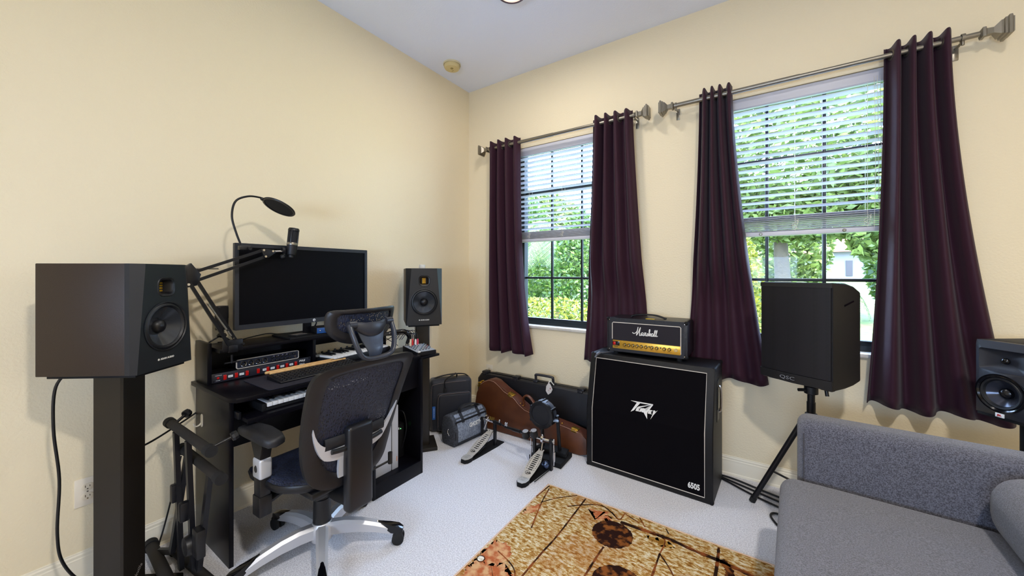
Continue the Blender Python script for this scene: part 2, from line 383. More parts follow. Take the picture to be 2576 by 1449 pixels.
ceil_light((3.0, -2.6, RZ), 'added unseen round flush ceiling light for fill, farther back in the room', 31)  # unseen fixture, added as warm fill for the room
def outlet(loc, rz, label):
    t = thing('wall_outlet', label, 'outlet', loc, rz)   # faces local -Y
    b = B(); b.box((0, -0.003, 0), (.073, .006, .117), 0.0025); b.build('cover_plate', mat('outlet_plastic', '#eee2cd', .35), t)
    for z in (.02, -.02):
        b = B(); b.prism(rrect(.034, .029, .012, 5, 0, z), lambda u, v, d: (u, d, v), -.0085, -.005, .0006)
        o = b.build('socket', mat('outlet_face', '#e8dac0', .4), t); b = B()
        for x, h in ((-.0065, .009), (.0065, .007)): b.box((x, -.0086, z + .003), (.002, .001, h))
        b.cyl((0, -.0082, z - .008), (0, -.0091, z - .008), .0024, n=12); b.build('slot', mat('slot_dark', '#5a4630', .8), o)
    b = B(); b.cyl((0, -.006, 0), (0, -.0072, 0), .0028, n=12); b.build('screw', PEWTER, t)
    return t
outlet((0, -2.470, 0.366), R(90), 'cream wall outlet low on the left wall beside the speaker stand')
outlet((0.255, 0, 0.38), 0, 'cream wall outlet on the window wall just above the black case end')

# ---------------------------------------------------------------- desk
DX0, DX1, DY0, DY1, DZ = 0.03, 0.532, -2.132, -1.092, 0.755
desk = thing('studio_desk', 'black laminate studio desk with raised shelf, keyboard tray and computer bay', 'desk', (0.28, -1.61, 0))
def dbox(name, c, d, m=BLKWOOD, bev=0.0015, par=desk, off=(0.28, -1.61, 0)):
    b = B(); b.box((c[0] - off[0], c[1] - off[1], c[2] - off[2]), d, bev); return b.build(name, m, par)
poly = [(DX0, DY0), (DX1 - .05, DY0), (DX1 - .012, DY0 + .018), (DX1, DY0 + .06), (DX1, DY1 - .004), (DX1 - .006, DY1), (DX0, DY1)]
b = B(); b.prism(poly, lambda u, v, d: (u - .28, v + 1.61, d), DZ - .02, DZ, .002); b.build('desktop', BLKWOOD, desk)
dbox('side_panel', (0.245, -2.107, .367), (.41, .018, .735))
dbox('side_panel', (0.30, -1.103, .367), (.50, .018, .735))
dbox('side_panel', (0.30, -1.455, .367), (.50, .018, .735))
dbox('modesty_panel', (0.062, -1.78, .555), (.016, .63, .36))
dbox('bay_floor', (0.30, -1.279, .075), (.49, .334, .018))
dbox('plinth', (0.542, -1.279, .042), (.016, .336, .084))
dbox('bay_back', (0.06, -1.279, .40), (.008, .334, .64))
dbox('fascia', (0.52, -1.279, .645), (.018, .334, .18))
dbox('keyboard_tray', (0.335, -1.78, .652), (.40, .60, .016))
dbox('tray_rail', (0.30, -2.09, .668), (.38, .012, .03), BLKMET)
dbox('tray_lip', (0.538, -1.78, .650), (.008, .60, .022))
dbox('hutch_side', (0.110, -2.106, .855), (.16, .018, .20))
dbox('hutch_side', (0.110, -1.112, .838), (.16, .018, .165))
dbox('hutch_shelf', (0.147, -1.605, .921), (.225, .966, .018))
dbox('hutch_divider', (0.110, -1.606, .834), (.16, .018, .156))
dbox('hutch_back', (0.034, -1.359, .875), (.008, .476, .075))
dbox('hutch_back', (0.034, -1.86, .834), (.008, .49, .156))
dbox('side_shelf', (0.32, -.990, .727), (.38, .17, .016)); dbox('shelf_bracket', (0.22, -1.045, .70), (.03, .08, .04), BLKMET)
for y in (-1.12, -1.44):
    b = B(); b.cyl((.2, y + 1.61, 0), (.2, y + 1.61, .018), .014, n=14); b.build('foot', RUBBER, desk)
def hook(loc, rz, m, label):
    t = thing('adhesive_hook', label, 'hook', loc, rz)   # plate on plane y=0, sticks out to local -Y
    b = B(); b.prism(rrect(.019, .062, .009), lambda u, v, d: (u, -d, v), 0, .004, .001); b.build('plate', m, t)
    b = B(); b.tube([(0, -.004, -.012), (0, -.012, -.02), (0, -.024, -.022), (0, -.032, -.014), (0, -.033, -.004)], .004, flat=(1, 0, 0), rf=lambda q: (.007 - .003 * q, .0032), smooth=4); b.build('prong', m, t); return t
hook((0.128, -2.116, 0.578), 0, WHITEP, 'white plastic adhesive hook on the left side of the black desk')
hook((0.46, -1.093, 0.27), R(180), mat('grey_plastic', '#4c4d55', .4), 'grey adhesive hook on the right side of the black desk')
hook((0.49, -1.093, 0.10), R(180), BLK, 'black adhesive hook low on the right side of the desk near the carpet')

# rack power conditioner
RED = mat('red_rocker', '#b3130f', 0.25, emit=('#ff1a10', 0.02)); LABEL = mat('paper_label', '#eef0f2', .6)
t = thing('power_conditioner', 'one-unit black rack power conditioner with eight lit red rocker switches', 'rack unit', (0.18, -1.864, .757))
b = B(); b.box((-.003, 0, .0225), (.004, .483, .044), .0008); b.build('faceplate', mat('rack_face', '#20202c', .45), t)
b = B(); b.box((-.065, 0, .0225), (.12, .44, .040), .001); b.build('chassis', BLKMET, t)
sw = [-.178, -.130, -.083, -.032, .014, .063, .110, .157]
for k, y in enumerate(sw):
    b = B(); b.prism([(0, -.012), (.0035, -.012), (.006, .004), (.004, .012), (0, .012)], lambda u, v, d: (u, y + d, .021 + v), -.0065, .0065, .0008); b.build('rocker_switch', RED, t)
for y in (-.154, -.106, -.0, .038, .087, .134, -.155 - .052):
    if y < -.2: continue
    b = B(); b.box((0, y - .0, .021), (.0008, .020, .011)); o = b.build('label_strip', LABEL, t)
    text('label_text', 'MAIN', .006, mat('grey_ink', '#6a6a70', .6), o, face_M((.0006, y, .021), (0, 1, 0), (0, 0, 1)), sx=.9, extr=.0002)
b = B(); b.lathe([(0, .004), (.004, .003), (.006, 0)], (0, -.205, .022), (1, 0, 0), 14); b.build('power_button', RED, t)
text('lettering', 'POWER', .005, WHITE, t, face_M((-.0006, -.205, .010), (0, 1, 0), (0, 0, 1)))
text('lettering', 'CONDITIONER', .004, WHITE, t, face_M((-.0006, -.203, .034), (0, 1, 0), (0, 0, 1)))
text('logo', 'PYLE', .013, WHITE, t, face_M((-.0006, .193, .030), (0, 1, 0), (0, 0, 1)), bold=.0006, sx=1.15, shear=.15)
text('logo', 'PDBC70', .008, WHITE, t, face_M((-.0006, .193, .012), (0, 1, 0), (0, 0, 1)), bold=.0002)
b = B()
for y in (-.234, .234):
    for z in (.007, .038): b.prism(rrect(.008, .005, .0024, 3, y, z), lambda u, v, d: (d, u, v), -.0012, -.0006)
for y, z in ((-.222, .036), (-.222, .008), (.215, .036), (.215, .008), (-.09, .036), (.06, .036)): b.sphere((-.001, y, z), .002, n=8)
b.build('mounting_slot', BLKG, t)
# audio interface with four combo jacks
t = thing('audio_interface', 'black rack audio interface with white outlined panel and four combo jacks', 'audio interface', (0.17, -1.837, .803))
b = B(); b.box((-.07, 0, .0235), (.13, .296, .040), .002); b.build('chassis', BLKMET, t)
pan = rrect(.306, .047, .009, 5, 0, .0235)
b = B(); b.holed(pan, [rrect(.299, .040, .006, 5, 0, .0235)], lambda u, v, d: (d, u, v), -.008); b.build('panel_rim', PIPING, t)
b = B(); b.prism(rrect(.299, .040, .006, 5, 0, .0235), lambda u, v, d: (d, u, v), -.008, -.0012); b.build('front_panel', mat('navy_panel', '#181e30', .4), t)
for y in (-.122, -.089, -.057, -.024):
    b = B(); b.lathe([(.0125, 0), (.0125, .003), (.010, .004), (.009, .001), (.0045, -.001), (0, -.002)], (-.001, y, .024), (1, 0, 0), 24); o = b.build('combo_jack', BLKG, t)
    b = B(); b.lathe([(.0118, .003), (.0135, .0035), (.0145, .001), (.0145, 0)], (-.001, y, .024), (1, 0, 0), 24); b.sphere((.002, y + .011, .012), .002, n=8); b.build('jack_ring', CHROME, o)
for k in range(6):
    y = .012 + k * .022
    for z in ((.031, .013) if k < 5 else (.032,)):
        b = B(); b.lathe([(.0058, 0), (.005, .009), (.0035, .010), (0, .010)], (-.001, y, z), (1, 0, 0), 16); b.build('knob', BLK, t)
    if k < 4:
        b = B(); b.box((0, y + .010, .036), (.0012, .006, .005)); b.build('button', mat('violet_grey', '#7a7a95', .4), t)
b = B(); b.lathe([(.0055, 0), (.0055, .003), (.0035, .003), (.0032, -.002)], (-.001, .132, .014), (1, 0, 0), 20); b.build('headphone_jack', CHROME, t)

# desk mat, computer keyboard, drumsticks
b = B(); b.prism(rrect(.285, .50, .014, 5, .372, -1.735), lambda u, v, d: (u, v, d), DZ, DZ + .003, .001)
tag(b.build('desk_mat', mat('mat_cloth', '#22202c', .8, bump=(600, .3, .001))), 'dark cloth desk mat lying under the computer keyboard', 'desk mat')
t = thing('computer_keyboard', 'black computer keyboard on the dark desk mat', 'keyboard', (0.386, -1.69, DZ + .003), R(1.5))
b = B(); b.prism([(-.07, 0), (.066, 0), (.070, .006), (.066, .010), (-.066, .022), (-.07, .018)], lambda u, v, d: (u, d, v), -.222, .222, .002); b.build('keyboard_base', BLK, t)
b = B()
for r in range(6):
    n = 21 if r else 20
    for c in range(n):
        if r == 5 and 4 <= c <= 8: continue
        x = -.056 + r * .0225; z = .0235 - (x + .07) * .088; b.box((x, -.2 + c * .0202, z), (.0175, .0165, .007), .0016, seg=1)
b.box((.0565, -.078, .0125), (.0175, .10, .007), .0016); b.build('keys', mat('key_black', '#0f0f13', .5), t)
STICK = mat('hickory', '#d9ae72', .4, var=(40, '#c8965a', .4, .7))
for k, (x, y, a) in enumerate(((.303, -1.915, 1.2), (.328, -1.905, -1.0))):
    t = thing('drumstick', ('wooden drumstick behind the keyboard, farther of the two' if k == 0 else 'wooden drumstick along the rear keys, nearer of the two'), 'drumstick', (x, y, DZ + .0285 + .004), R(a), group='drumsticks')
    b = B(); b.lathe([(0, 0), (.005, .001), (.0072, .006), (.0072, .26), (.0062, .32), (.0035, .385), (.0032, .39), (.0052, .396), (.005, .405), (0, .409)], (0, 0, .0), (0, 1, 0), 14); b.build('shaft', STICK, t)

# keyboards (piano keys): local x = depth (towards player +), y = length
def piano(t, n, kw, x0, x1, z, lip=0.014):
    W_ = mat('piano_white', '#ecebea', .25); Bk = mat('piano_black', '#101014', .3); tot = n * kw
    for i in range(n):
        b = B(); b.box(((x0 + x1) / 2, -tot / 2 + kw * (i + .5), z - lip / 2), (x1 - x0, kw - .0012, lip), .0015); b.build('white_key', W_, t)
    for i in range(n - 1):
        if i % 7 in (2, 6): continue
        b = B(); b.prism([(x0, 0), (x0 + (x1 - x0) * .62, 0), (x0 + (x1 - x0) * .58, .009), (x0, .010)], lambda u, v, d: (u, -tot / 2 + kw * (i + 1) + d, z + v), -.0048, .0048, .001); b.build('black_key', Bk, t)
t = thing('digital_piano', 'black digital piano with white keys on the tray under the desktop', 'piano keyboard', (0.36, -1.715, .660))
b = B(); b.box((-.06, -.005, .016), (.20, .575, .032), .003); b.box((.125, -.005, .0075), (.028, .575, .012), .002); b.box((.04, -.282, .018), (.20, .02, .036), .004); b.box((.04, .272, .018), (.20, .02, .036), .004); b.build('case', BLKM, t)
piano(t, 23, .0235, .02, .140, .036, .018)
t = thing('midi_keyboard', 'small midi keyboard with white keys on the right part of the desk', 'midi keyboard', (0.165, -1.355, DZ), R(8))
b = B(); b.box((0, 0, .017), (.235, .46, .034), .004); b.build('case', BLK, t)
b = B(); b.box((-.065, 0, .0345), (.07, .44, .002), .0006); b.build('control_panel', mat('panel_grey', '#9aa0a6', .4), t)
piano(t, 18, .0235, -.020, .112, .045, .018)
for k in range(9):
    b = B(); b.lathe([(.007, 0), (.006, .014), (0, .015)], (-.085, -.19 + k * .046, .035), (0, 0, 1), 14); b.build('knob', BLK, t)

# monitor
t = thing('computer_monitor', 'large black widescreen monitor standing on the desk shelf', 'monitor', (0.16, -1.637, .930))
b = B(); b.prism(rrect(.745, .437, .004, 3, 0, .2935), lambda u, v, d: (d, u, v), .022, .040, .0015); b.prism(rrect(.68, .36, .02, 3, 0, .29), lambda u, v, d: (d, u, v), -.012, .022, .004); bz = b.build('housing', mat('monitor_bezel', '#20232b', .45), t)
b = B(); b.holed(rrect(.745, .437, .004, 3, 0, .2935), [rect(-.354, .354, .100, .492)], lambda u, v, d: (.046 - d, u, v), .006); b.build('bezel', mat('monitor_bezel', '#20232b', .45), t)
b = B(); b.box((.0405, 0, .296), (.001, .71, .394)); b.build('screen', mat('screen_off', '#030308', .42, spec=.12), t)
b = B(); b.lathe([(0, .0015), (.0075, .0012), (.008, 0)], (.046, .022, .0875), (1, 0, 0), 24); o = b.build('badge', mat('badge_white', '#dfe2e6', .3), t)
text('badge_letters', 'hp', .009, BLKM, o, face_M((.0478, .022, .088), (0, 1, 0), (0, 0, 1)), shear=.3)
b = B(); b.box((-.015, .012, .09), (.018, .045, .175), .003); b.tube([(-.02, .05, .03), (.0, .058, .06), (-.01, .062, .1)], .004, smooth=4); b.build('neck', BLKMET, t)
b = B(); b.prism(rrect(.215, .30, .006, 3, .0, .01), lambda u, v, d: (u, v, d), 0, .010, .002); b.build('base_plate', BLKM, t)
t = thing('pocket_card', 'small dark card box lying flat on the monitor base', 'card box', (.215, -1.705, .940), R(14))
b = B(); b.box((0, 0, .004), (.062, .088, .008), .0012); b.build('box', BLKM, t); b = B(); b.box((0, 0, .0084), (.05, .07, .0008)); b.build('printed_label', mat('printed_card', '#7a6f66', .5, var=(60, '#3a3a44', .4, .6)), t)
t = thing('headphone_amplifier', 'small blue fronted audio box with a round dial beside the monitor neck', 'audio box', (.215, -1.558, .940), R(-10))
b = B(); b.box((0, 0, .019), (.10, .125, .036), .003); b.build('case', BLKM, t); b = B(); b.box((.0505, 0, .019), (.003, .118, .031), .001); b.build('front_panel', mat('blue_panel', '#1f4b86', .35), t)
b = B(); b.lathe([(.013, 0), (.012, .008), (0, .009)], (.052, -.004, .019), (1, 0, 0), 24); b.build('dial', PEWTER, t); b = B(); b.lathe([(.004, 0), (.0035, .003), (0, .004)], (.052, .038, .019), (1, 0, 0), 14); b.lathe([(.004, 0), (.0035, .003), (0, .004)], (.052, -.044, .019), (1, 0, 0), 14); b.build('button', CHROME, t)
b = B(); b.tube([(.05, -2.03, .934), (.07, -1.95, .934), (.05, -1.88, .940), (.06, -1.80, .950), (.045, -1.74, .938), (.04, -1.66, .934)], .003, smooth=6); tag(b.build('black_cable', BLK), 'thin black cable lying along the back of the desk shelf', 'cable')

# usb microphone on small tripod
t = thing('condenser_microphone', 'black usb microphone on a small tripod at the left end of the desk shelf', 'microphone', (.105, -2.03, .930))
b = B(); b.prism(rrect(.040, .052, .014), lambda u, v, d: (u, v, d), .075, .195, .006); b.build('body', mat('mic_black', '#14141a', .5), t)
b = B(); b.prism(rrect(.0408, .0528, .0144), lambda u, v, d: (u, v, d), .128, .192, .005); b.build('grille', mat('mic_grille', '#0c0c12', .8, bump=(900, .8, .001)), t)
b = B(); b.lathe([(0, .003), (.006, .002), (.006, 0)], (.020, .004, .10), (1, 0, 0), 14); b.build('dial', PEWTER, t)
b = B(); b.tube([(.0, 0, .075), (0, 0, .05)], .009); b.lathe([(.018, .038), (.022, .045), (.016, .055)], (0, 0, 0), (0, 0, 1), 20); b.sphere((0, 0, .045), .012); b.build('swivel', BLKMET, t)
for a in (30, 150, 270):
    b = B(); b.tube([(0, 0, .048), (.075 * math.cos(R(a)), .075 * math.sin(R(a)), .004)], .0035); b.sphere((.075 * math.cos(R(a)), .075 * math.sin(R(a)), .005), .005); b.build('leg', BLKMET, t)

# boom arm, microphone and pop filter
t = thing('boom_arm', 'black scissor microphone boom arm clamped to the desk shelf', 'boom arm', (.20, -2.035, .930))
X0 = .055
def L2(y, z): return (X0, y + 2.035, z - .930)
base = L2(-2.03, .955); el = L2(-2.185, 1.255); end = L2(-1.875, 1.395)
b = B(); b.box((X0 - .02, 0, -.004), (.06, .04, .035), .003); b.cyl((X0 - .01, 0, -.035), (X0 - .01, 0, -.075), .005); b.cyl((X0 - .01, -.03, -.072), (X0 - .01, .03, -.072), .004); b.box((X0, .0, .012), (.012, .085, .055), .004); b.build('clamp', BLKMET, t)
def bar(name, p, q, w=.0095, d=.0075, dx=0.0):
    b = B(); p = Vector(p) + Vector((dx, 0, 0)); q = Vector(q) + Vector((dx, 0, 0)); b.tube([p, q], 1, n=4, flat=(1, 0, 0), rf=lambda s: (d, w)); return b.build(name, BLKMET, t)
v1 = Vector((0, .3, .155)).normalized() * .018
bar('lower_arm', L2(-2.052, .945), L2(-2.200, 1.245), dx=.010); bar('lower_arm', L2(-2.020, .965), L2(-2.172, 1.262), dx=-.010)
b = B(); b.prism([(-2.215, 1.225), (-2.175, 1.235), (-2.160, 1.285), (-2.195, 1.335), (-2.215, 1.32)], lambda u, v, d: (X0 + d, u + 2.035, v - .930), -.014, .014, .002); b.build('elbow_bracket', BLKMET, t)
bar('upper_arm', L2(-2.195, 1.248), L2(-1.895, 1.375)); bar('upper_arm', L2(-2.190, 1.292), L2(-1.905, 1.408))
b = B(); b.tube([L2(-2.2, 1.31), L2(-2.09, 1.312)], .0035); b.tube([(X0 + .012, -.01, .06), (X0 + .012, -.10, .22)], .004); b.build('spring_rod', PEWTER, t)
b = B(); b.prism([(-1.915, 1.41), (-1.90, 1.415), (-1.855, 1.412), (-1.845, 1.40), (-1.88, 1.37), (-1.90, 1.368)], lambda u, v, d: (X0 + d, u + 2.035, v - .930), -.010, .010, .002); b.build('head_bracket', BLKMET, t)
b = B()
for p in (L2(-2.03, .975), L2(-1.995, .945), L2(-2.06, 1.02), L2(-2.09, 1.312), L2(-1.905, 1.408), L2(-1.896, 1.376), L2(-1.862, 1.405), L2(-2.205, 1.24)): b.cyl((p[0] + .008, p[1], p[2]), (p[0] + .016, p[1], p[2]), .0055, n=14)
b.build('bolt', CHROME, t)
b = B(); b.cyl(L2(-1.855, 1.405), L2(-1.808, 1.408), .0055); b.build('mount_stem', CHROME, t)
b = B(); b.tube([L2(-1.812, 1.41), L2(-1.800, 1.412)], .014, flat=(1, 0, 0), rf=lambda q: (.014, .018)); b.tube([(X0, .228, .475), (X0, .236, .48), (X0, .232, .45), (X0, .228, .452)], .006); b.sphere((X0, .225, .448), .013); b.build('mic_clip', BLKMET, t)
t = thing('studio_microphone', 'black side-address condenser microphone held upright by the boom arm', 'microphone', (.255, -1.768, 1.375), rot=(R(-6), 0, 0))
b = B(); b.lathe([(0, 0), (.012, .001), (.014, .012), (.021, .016), (.0235, .024), (.0255, .062), (.0265, .068)], (0, 0, 0), (0, 0, 1), 32); b.build('body', mat('mic_black', '#14141a', .5), t)
b = B(); b.lathe([(.0268, .068), (.0272, .070), (.0272, .079), (.0265, .081)], (0, 0, 0), (0, 0, 1), 32); b.build('ring', PEWTER, t)
b = B(); b.lathe([(.024, .081), (.024, .145)], (0, 0, 0), (0, 0, 1), 32); b.build('grille', mat('mic_grille', '#0c0c12', .8, bump=(900, .8, .001)), t)
b = B()
for a in (45, 135, 225, 315): b.box((.0245 * math.cos(R(a)), .0245 * math.sin(R(a)), .113), (.006, .006, .068), .001, rot=R(a))
b.lathe([(.0245, .143), (.0275, .146), (.0275, .154), (.024, .161), (0, .165)], (0, 0, 0), (0, 0, 1), 32); b.build('cage', BLK, t)
t = thing('pop_filter', 'round black pop filter on a curved gooseneck above the monitor', 'pop filter', (.255, -1.985, 1.415))
b = B(); b.box((0, 0, 0), (.03, .05, .022), .003); b.cyl((0, .014, 0), (.03, .014, -.002), .008); b.build('clamp', BLK, t)
fc = Vector((0, .158, .225)); nrm = Vector((.064, -.468, -.878)).normalized()
side = Vector((-.331, -.836, .424)); side = (side - nrm * side.dot(nrm)).normalized(); rim = fc + side * .082
b = B(); b.tube([(0, -.012, .005), (-.0, -.035, .07), (0, -.053, .15), (0, -.038, .225), (0.0, .015, .258), tuple(rim + Vector((0, -.012, .006))), tuple(rim)], .0048, smooth=8); b.build('gooseneck', BLKMET, t)
b = B(); b.lathe([(.071, -.004), (.079, -.004), (.081, 0), (.079, .004), (.071, .004), (.071, -.004)], fc, nrm, 56); b.sphere(rim, .009); b.build('hoop', BLK, t)
b = B(); b.lathe([(0, .002), (.072, .001), (.072, -.001), (0, -.002)], fc, nrm, 48); b.build('mesh', mat('pop_mesh', '#09090c', .9, bump=(800, .5, .001)), t)

# small mixer with plugs
t = thing('audio_mixer', 'small silver audio mixer with rows of knobs at the right end of the desk', 'audio mixer', (.403, -.992, .735), R(-12))
b = B(); b.prism([(-.10, 0), (.095, 0), (.10, .008), (.10, .030), (-.10, .048)], lambda u, v, d: (u, d, v), -.073, .073, .003); b.build('case', BLK, t)
b = B(); b.prism([(-.085, .047), (.094, .031), (.094, .033), (-.085, .049)], lambda u, v, d: (u, d, v), -.070, .070, .0006); b.build('control_panel', mat('mixer_panel', '#a9aeb6', .35), t)
for r in range(5):
    for c in range(6):
        if (r + c) % 5 == 4: continue
        x = -.035 + r * .026; y = -.056 + c * .0225; z = .0465 - (x + .085) * .09 - .0
        b = B(); b.lathe([(.0055, 0), (.0045, .014), (.0, .015)], (x, y, z), (0, 0, 1), 12); o = b.build('knob', mat('knob_grey', '#5b6066', .4), t)
        b = B(); b.lathe([(.0038, .0145), (.003, .0165), (0, .017)], (x, y, z), (0, 0, 1), 10); b.build('cap', [WHITEP, RED, mat('knob_cap_blue', '#8fb0d0', .4)][(r + c) % 3], o)
b = B()
for c in range(4): b.lathe([(.007, 0), (.007, .004), (.004, .004), (.004, 0)], (-.07, -.05 + c * .028, .048), (0, 0, 1), 14)
b.build('jack_socket', CHROME, t)
b = B(); b.box((.1005, -.058, .034), (.003, .018, .010), .001); b.build('badge', WHITE, t)
for k, (dx, dy, h, m, nm) in enumerate(((-.055, -.030, .05, mat('plug_cream', '#e3c9a6', .4), 'cream'), (-.055, -.012, .05, mat('plug_red', '#c8201c', .4), 'red'), (-.052, .012, .045, mat('plug_white', '#e8dcd6', .4), 'white'), (-.050, .030, .045, mat('plug_rose', '#d0304a', .4), 'rose red'))):
    t2 = thing('audio_plug', nm + ' audio plug standing in the back row of the small mixer', 'plug', (.403 + dx, -.992 + dy, .783))
    b = B(); b.lathe([(.003, 0), (.0065, .004), (.0065, h * .75), (.0045, h), (0, h)], (0, 0, 0), (0, 0, 1), 16); b.build('sleeve', m, t2)
    b = B(); b.tube([(0, 0, h), (0, -.004, h + .03), (-.02, -.02, h + .06), (-.06, -.04, h + .045), (-.11, -.05, h - .01)], .0022, smooth=5); b.build('lead', BLK, t2)
t2 = thing('cable_bundle', 'thick bundle of black cables draped onto the back of the mixer', 'cable bundle', (.30, -1.04, .79))
b = B(); b.tube([(-.06, -.16, .085), (-.03, -.09, .09), (.02, -.02, .10), (.03, .02, .06), (.02, .01, .01)], .011, rf=lambda q: .010 + .006 * math.sin(q * 3.1), smooth=6)
for k in range(6): b.tube([(-.06 + .004 * k, -.16, .08), (-.01 + .01 * k, -.05 + .008 * k, .112 - .006 * k), (.03 + .004 * k, .01 + .01 * k, .07), (.02 + .006 * k, .0 + .012 * k, .0)], .0028, smooth=5)
b.tube([(-.08, -.15, .02), (-.02, -.07, .07)], .0025); b.tube([(-.08, -.12, .075), (.0, -.05, .004)], .0025); b.build('cables', BLKG, t2)

# computer tower and small box in the bay
GRYM = mat('tower_grey', '#b9b9bd', .4)
t = thing('computer_tower', 'pale grey computer tower standing in the desk bay', 'computer', (.30, -1.333, .084))
b = B(); b.box((0, -.022, .197), (.39, .118, .394), .004); b.build('case', GRYM, t); b = B(); b.box((.002, .064, .195), (.39, .046, .39), .004); b.build('front_door', GRYM, t)
b = B(); b.box((0, .039, .194), (.382, .006, .384)); b.build('seam', BLKM, t); b = B(); b.box((.198, .075, .06), (.001, .004, .03)); b.build('badge', mat('orange_badge', '#e08a50', .4), t); b = B(); b.box((.198, .089, .24), (.006, .006, .012), .001); b.build('latch', GRYM, t)
t = thing('power_supply', 'small black box with a green light behind the computer tower', 'power box', (.33, -1.17, .084))
b = B(); b.box((0, 0, .11), (.16, .085, .22), .006); b.build('case', BLKM, t); b = B(); b.sphere((.081, .012, .19), .0022); b.build('status_light', mat('green_led', '#50ff60', .3, emit=('#50ff60', 6)), t)
b = B(); b.tube([(.05, .02, .30), (.09, .03, .29), (.11, .035, .2), (.09, .03, .1), (.07, .02, .04)], .004, smooth=6); b.build('cord', BLK, t)

# ---------------------------------------------------------------- studio monitors on stands
def adam(loc, rz, label):
    t = thing('studio_speaker', label, 'speaker', loc, rz)
    sec = lambda z, yb, e=0: [(-.1675, -.125, z), (.128, -.125, z), (.128, .125, z), (-.1675, .125, z)]
    b = B(); b.box((-.020, 0, .2), (.296, .25, .4), .0025); b.build('cabinet', VINYL, t)
    yt, yb = .088, .121
    b = B()   # baffle: bevelled side facets, flat face with holes
    fx = .1675; outl = [(-yb, 0), (yb, 0), (yt, .4), (-yt, .4)]
    tw = rrect(.078, .074, .024, 6, 0, .312); wf = circ(0, .160, .094, 56)
    b.holed(outl, [tw, wf], lambda u, v, d: (fx - d, u, v), .02, back=False)
    P4 = lambda x, s: [(x, s * .125, 0), (x, s * .125, .4)]
    for s in (-1, 1): b.add([(fx, s * yb, 0), (fx, s * yt, .4), (.145, s * .125, .4), (.145, s * .125, 0), (.128, s * .125, .4), (.128, s * .125, 0)], [(0, 1, 2, 3), (3, 2, 4, 5)])
    for z in (0, .4):
        q = yb if z == 0 else yt; b.add([(fx, -q, z), (fx, q, z), (.145, .125, z), (.128, .125, z), (.128, -.125, z), (.145, -.125, z)], [(0, 1, 2, 3, 4, 5)])
    b.build('baffle', BAFFLE, t, ang=12)
    b = B(); b.lathe([(.094, -.001), (.0965, .003), (.092, .004), (.089, .0), (.086, .003), (.080, .004), (.075, -.001), (.074, -.004)], (fx, 0, .16), (1, 0, 0), 56); b.build('woofer_surround', mat('surround_rubber', '#111318', .45), t)
    b = B(); b.lathe([(.0745, -.004), (.055, -.016), (.03, -.030), (.027, -.032)], (fx, 0, .16), (1, 0, 0), 56)
    b.build('woofer_cone', mat('cone_grey', '#4a4e55', .2, metal=.6), t, ang=70)
    b = B(); b.lathe([(.027, -.032), (.024, -.020), (.014, -.012), (0, -.009)], (fx, 0, .16), (1, 0, 0), 32); b.build('dust_cap', BLK, t)
    lo = [[(fx - .001, p[0], p[1]) for p in rrect(.078, .074, .024, 6, 0, .312)], [(fx + .002, p[0], p[1]) for p in rrect(.074, .070, .023, 6, 0, .312)], [(fx - .0, p[0], p[1]) for p in rrect(.062, .056, .018, 6, 0, .312)], [(fx - .028, p[0], p[1]) for p in rrect(.034, .040, .004, 6, 0, .312)]]
    b = B(); b.loft(lo, False, True); b.build('tweeter_horn', BLK, t, ang=25)
    b = B()
    for k in range(4): b.box((fx - .026, 0, .297 + k * .010), (.004, .024, .0065), .001)
    b.build('tweeter_ribbon', mat('ribbon_gold', '#c8961a', .3, metal=.7), t)
    text('logo', 'ADAM AUDIO', .0095, WHITE, t, face_M((fx + .0004, .004, .036), (0, 1, 0), (0, 0, 1)), bold=.0003, extr=.0003)
    b = B(); b.lathe([(.004, 0), (.004, .0006), (0, .0006)], (fx, -.034, .036), (1, 0, 0), 16); b.build('logo', WHITE, t)
    return t
STANDW = mat('stand_wood', '#1c1711', .4, bump=(40, .1, .001))
def spk_stand(loc, rz, label, bx=.13, by=.13, h=.913, logo=True):
    t = thing('speaker_stand', label, 'speaker stand', loc, rz)
    b = B(); b.box((0, 0, .0125), (2 * bx, 2 * by, .025), .003); b.build('base', STANDW, t)
    b = B(); b.prism([(-.05, -.05), (.044, -.05), (.05, -.044), (.05, .044), (.044, .05), (-.05, .05)], lambda u, v, d: (u, v, d), .025, h - .012); b.build('column', STANDW, t, ang=20)
    b = B(); b.box((0.0, 0, h - .006), (.30, .215, .012), .002); b.build('top_plate', BLKM, t)
    if logo: text('logo', 'Rockville', .020, mat('pale_ink', '#8f8a86', .5), t, face_M((.0504, .006, .115), (0, 0.62, .78), (0, -.78, .62)), shear=.3, extr=.0003)
    return t
adam((.322, -2.424, .925), math.atan2(.61, .795), 'black studio speaker at the far left on a tall stand')
spk_stand((.322, -2.424, 0.0), math.atan2(.61, .795), 'tall black column stand under the far left studio speaker', h=.925)
adam((.262, -.838, .925), R(-37), 'black studio speaker on the stand to the right of the desk')
spk_stand((.262, -.838, 0.0), R(-37), 'black column stand to the right of the desk, beside the bags', bx=.11, by=.10, h=.925, logo=False)
t = thing('candle_cup', 'small white cup on top of the right studio speaker', 'cup', (.245, -.822, 1.325))
b = B(); b.lathe([(0, 0), (.021, 0), (.023, .004), (.023, .030), (.021, .030), (.021, .006), (0, .006)], (0, 0, 0), (0, 0, 1), 24); b.build('cup', WHITEP, t)
b = B(); b.tube([(.20, -2.53, .93), (.165, -2.57, .86), (.16, -2.575, .7), (.15, -2.56, .5), (.15, -2.565, .3), (.13, -2.55, .17), (.13, -2.50, .06), (.16, -2.44, .03), (.20, -2.40, .012)], .0048, smooth=8); tag(b.build('speaker_cable', BLK), 'black cable hanging from the far left speaker down to the floor', 'cable')
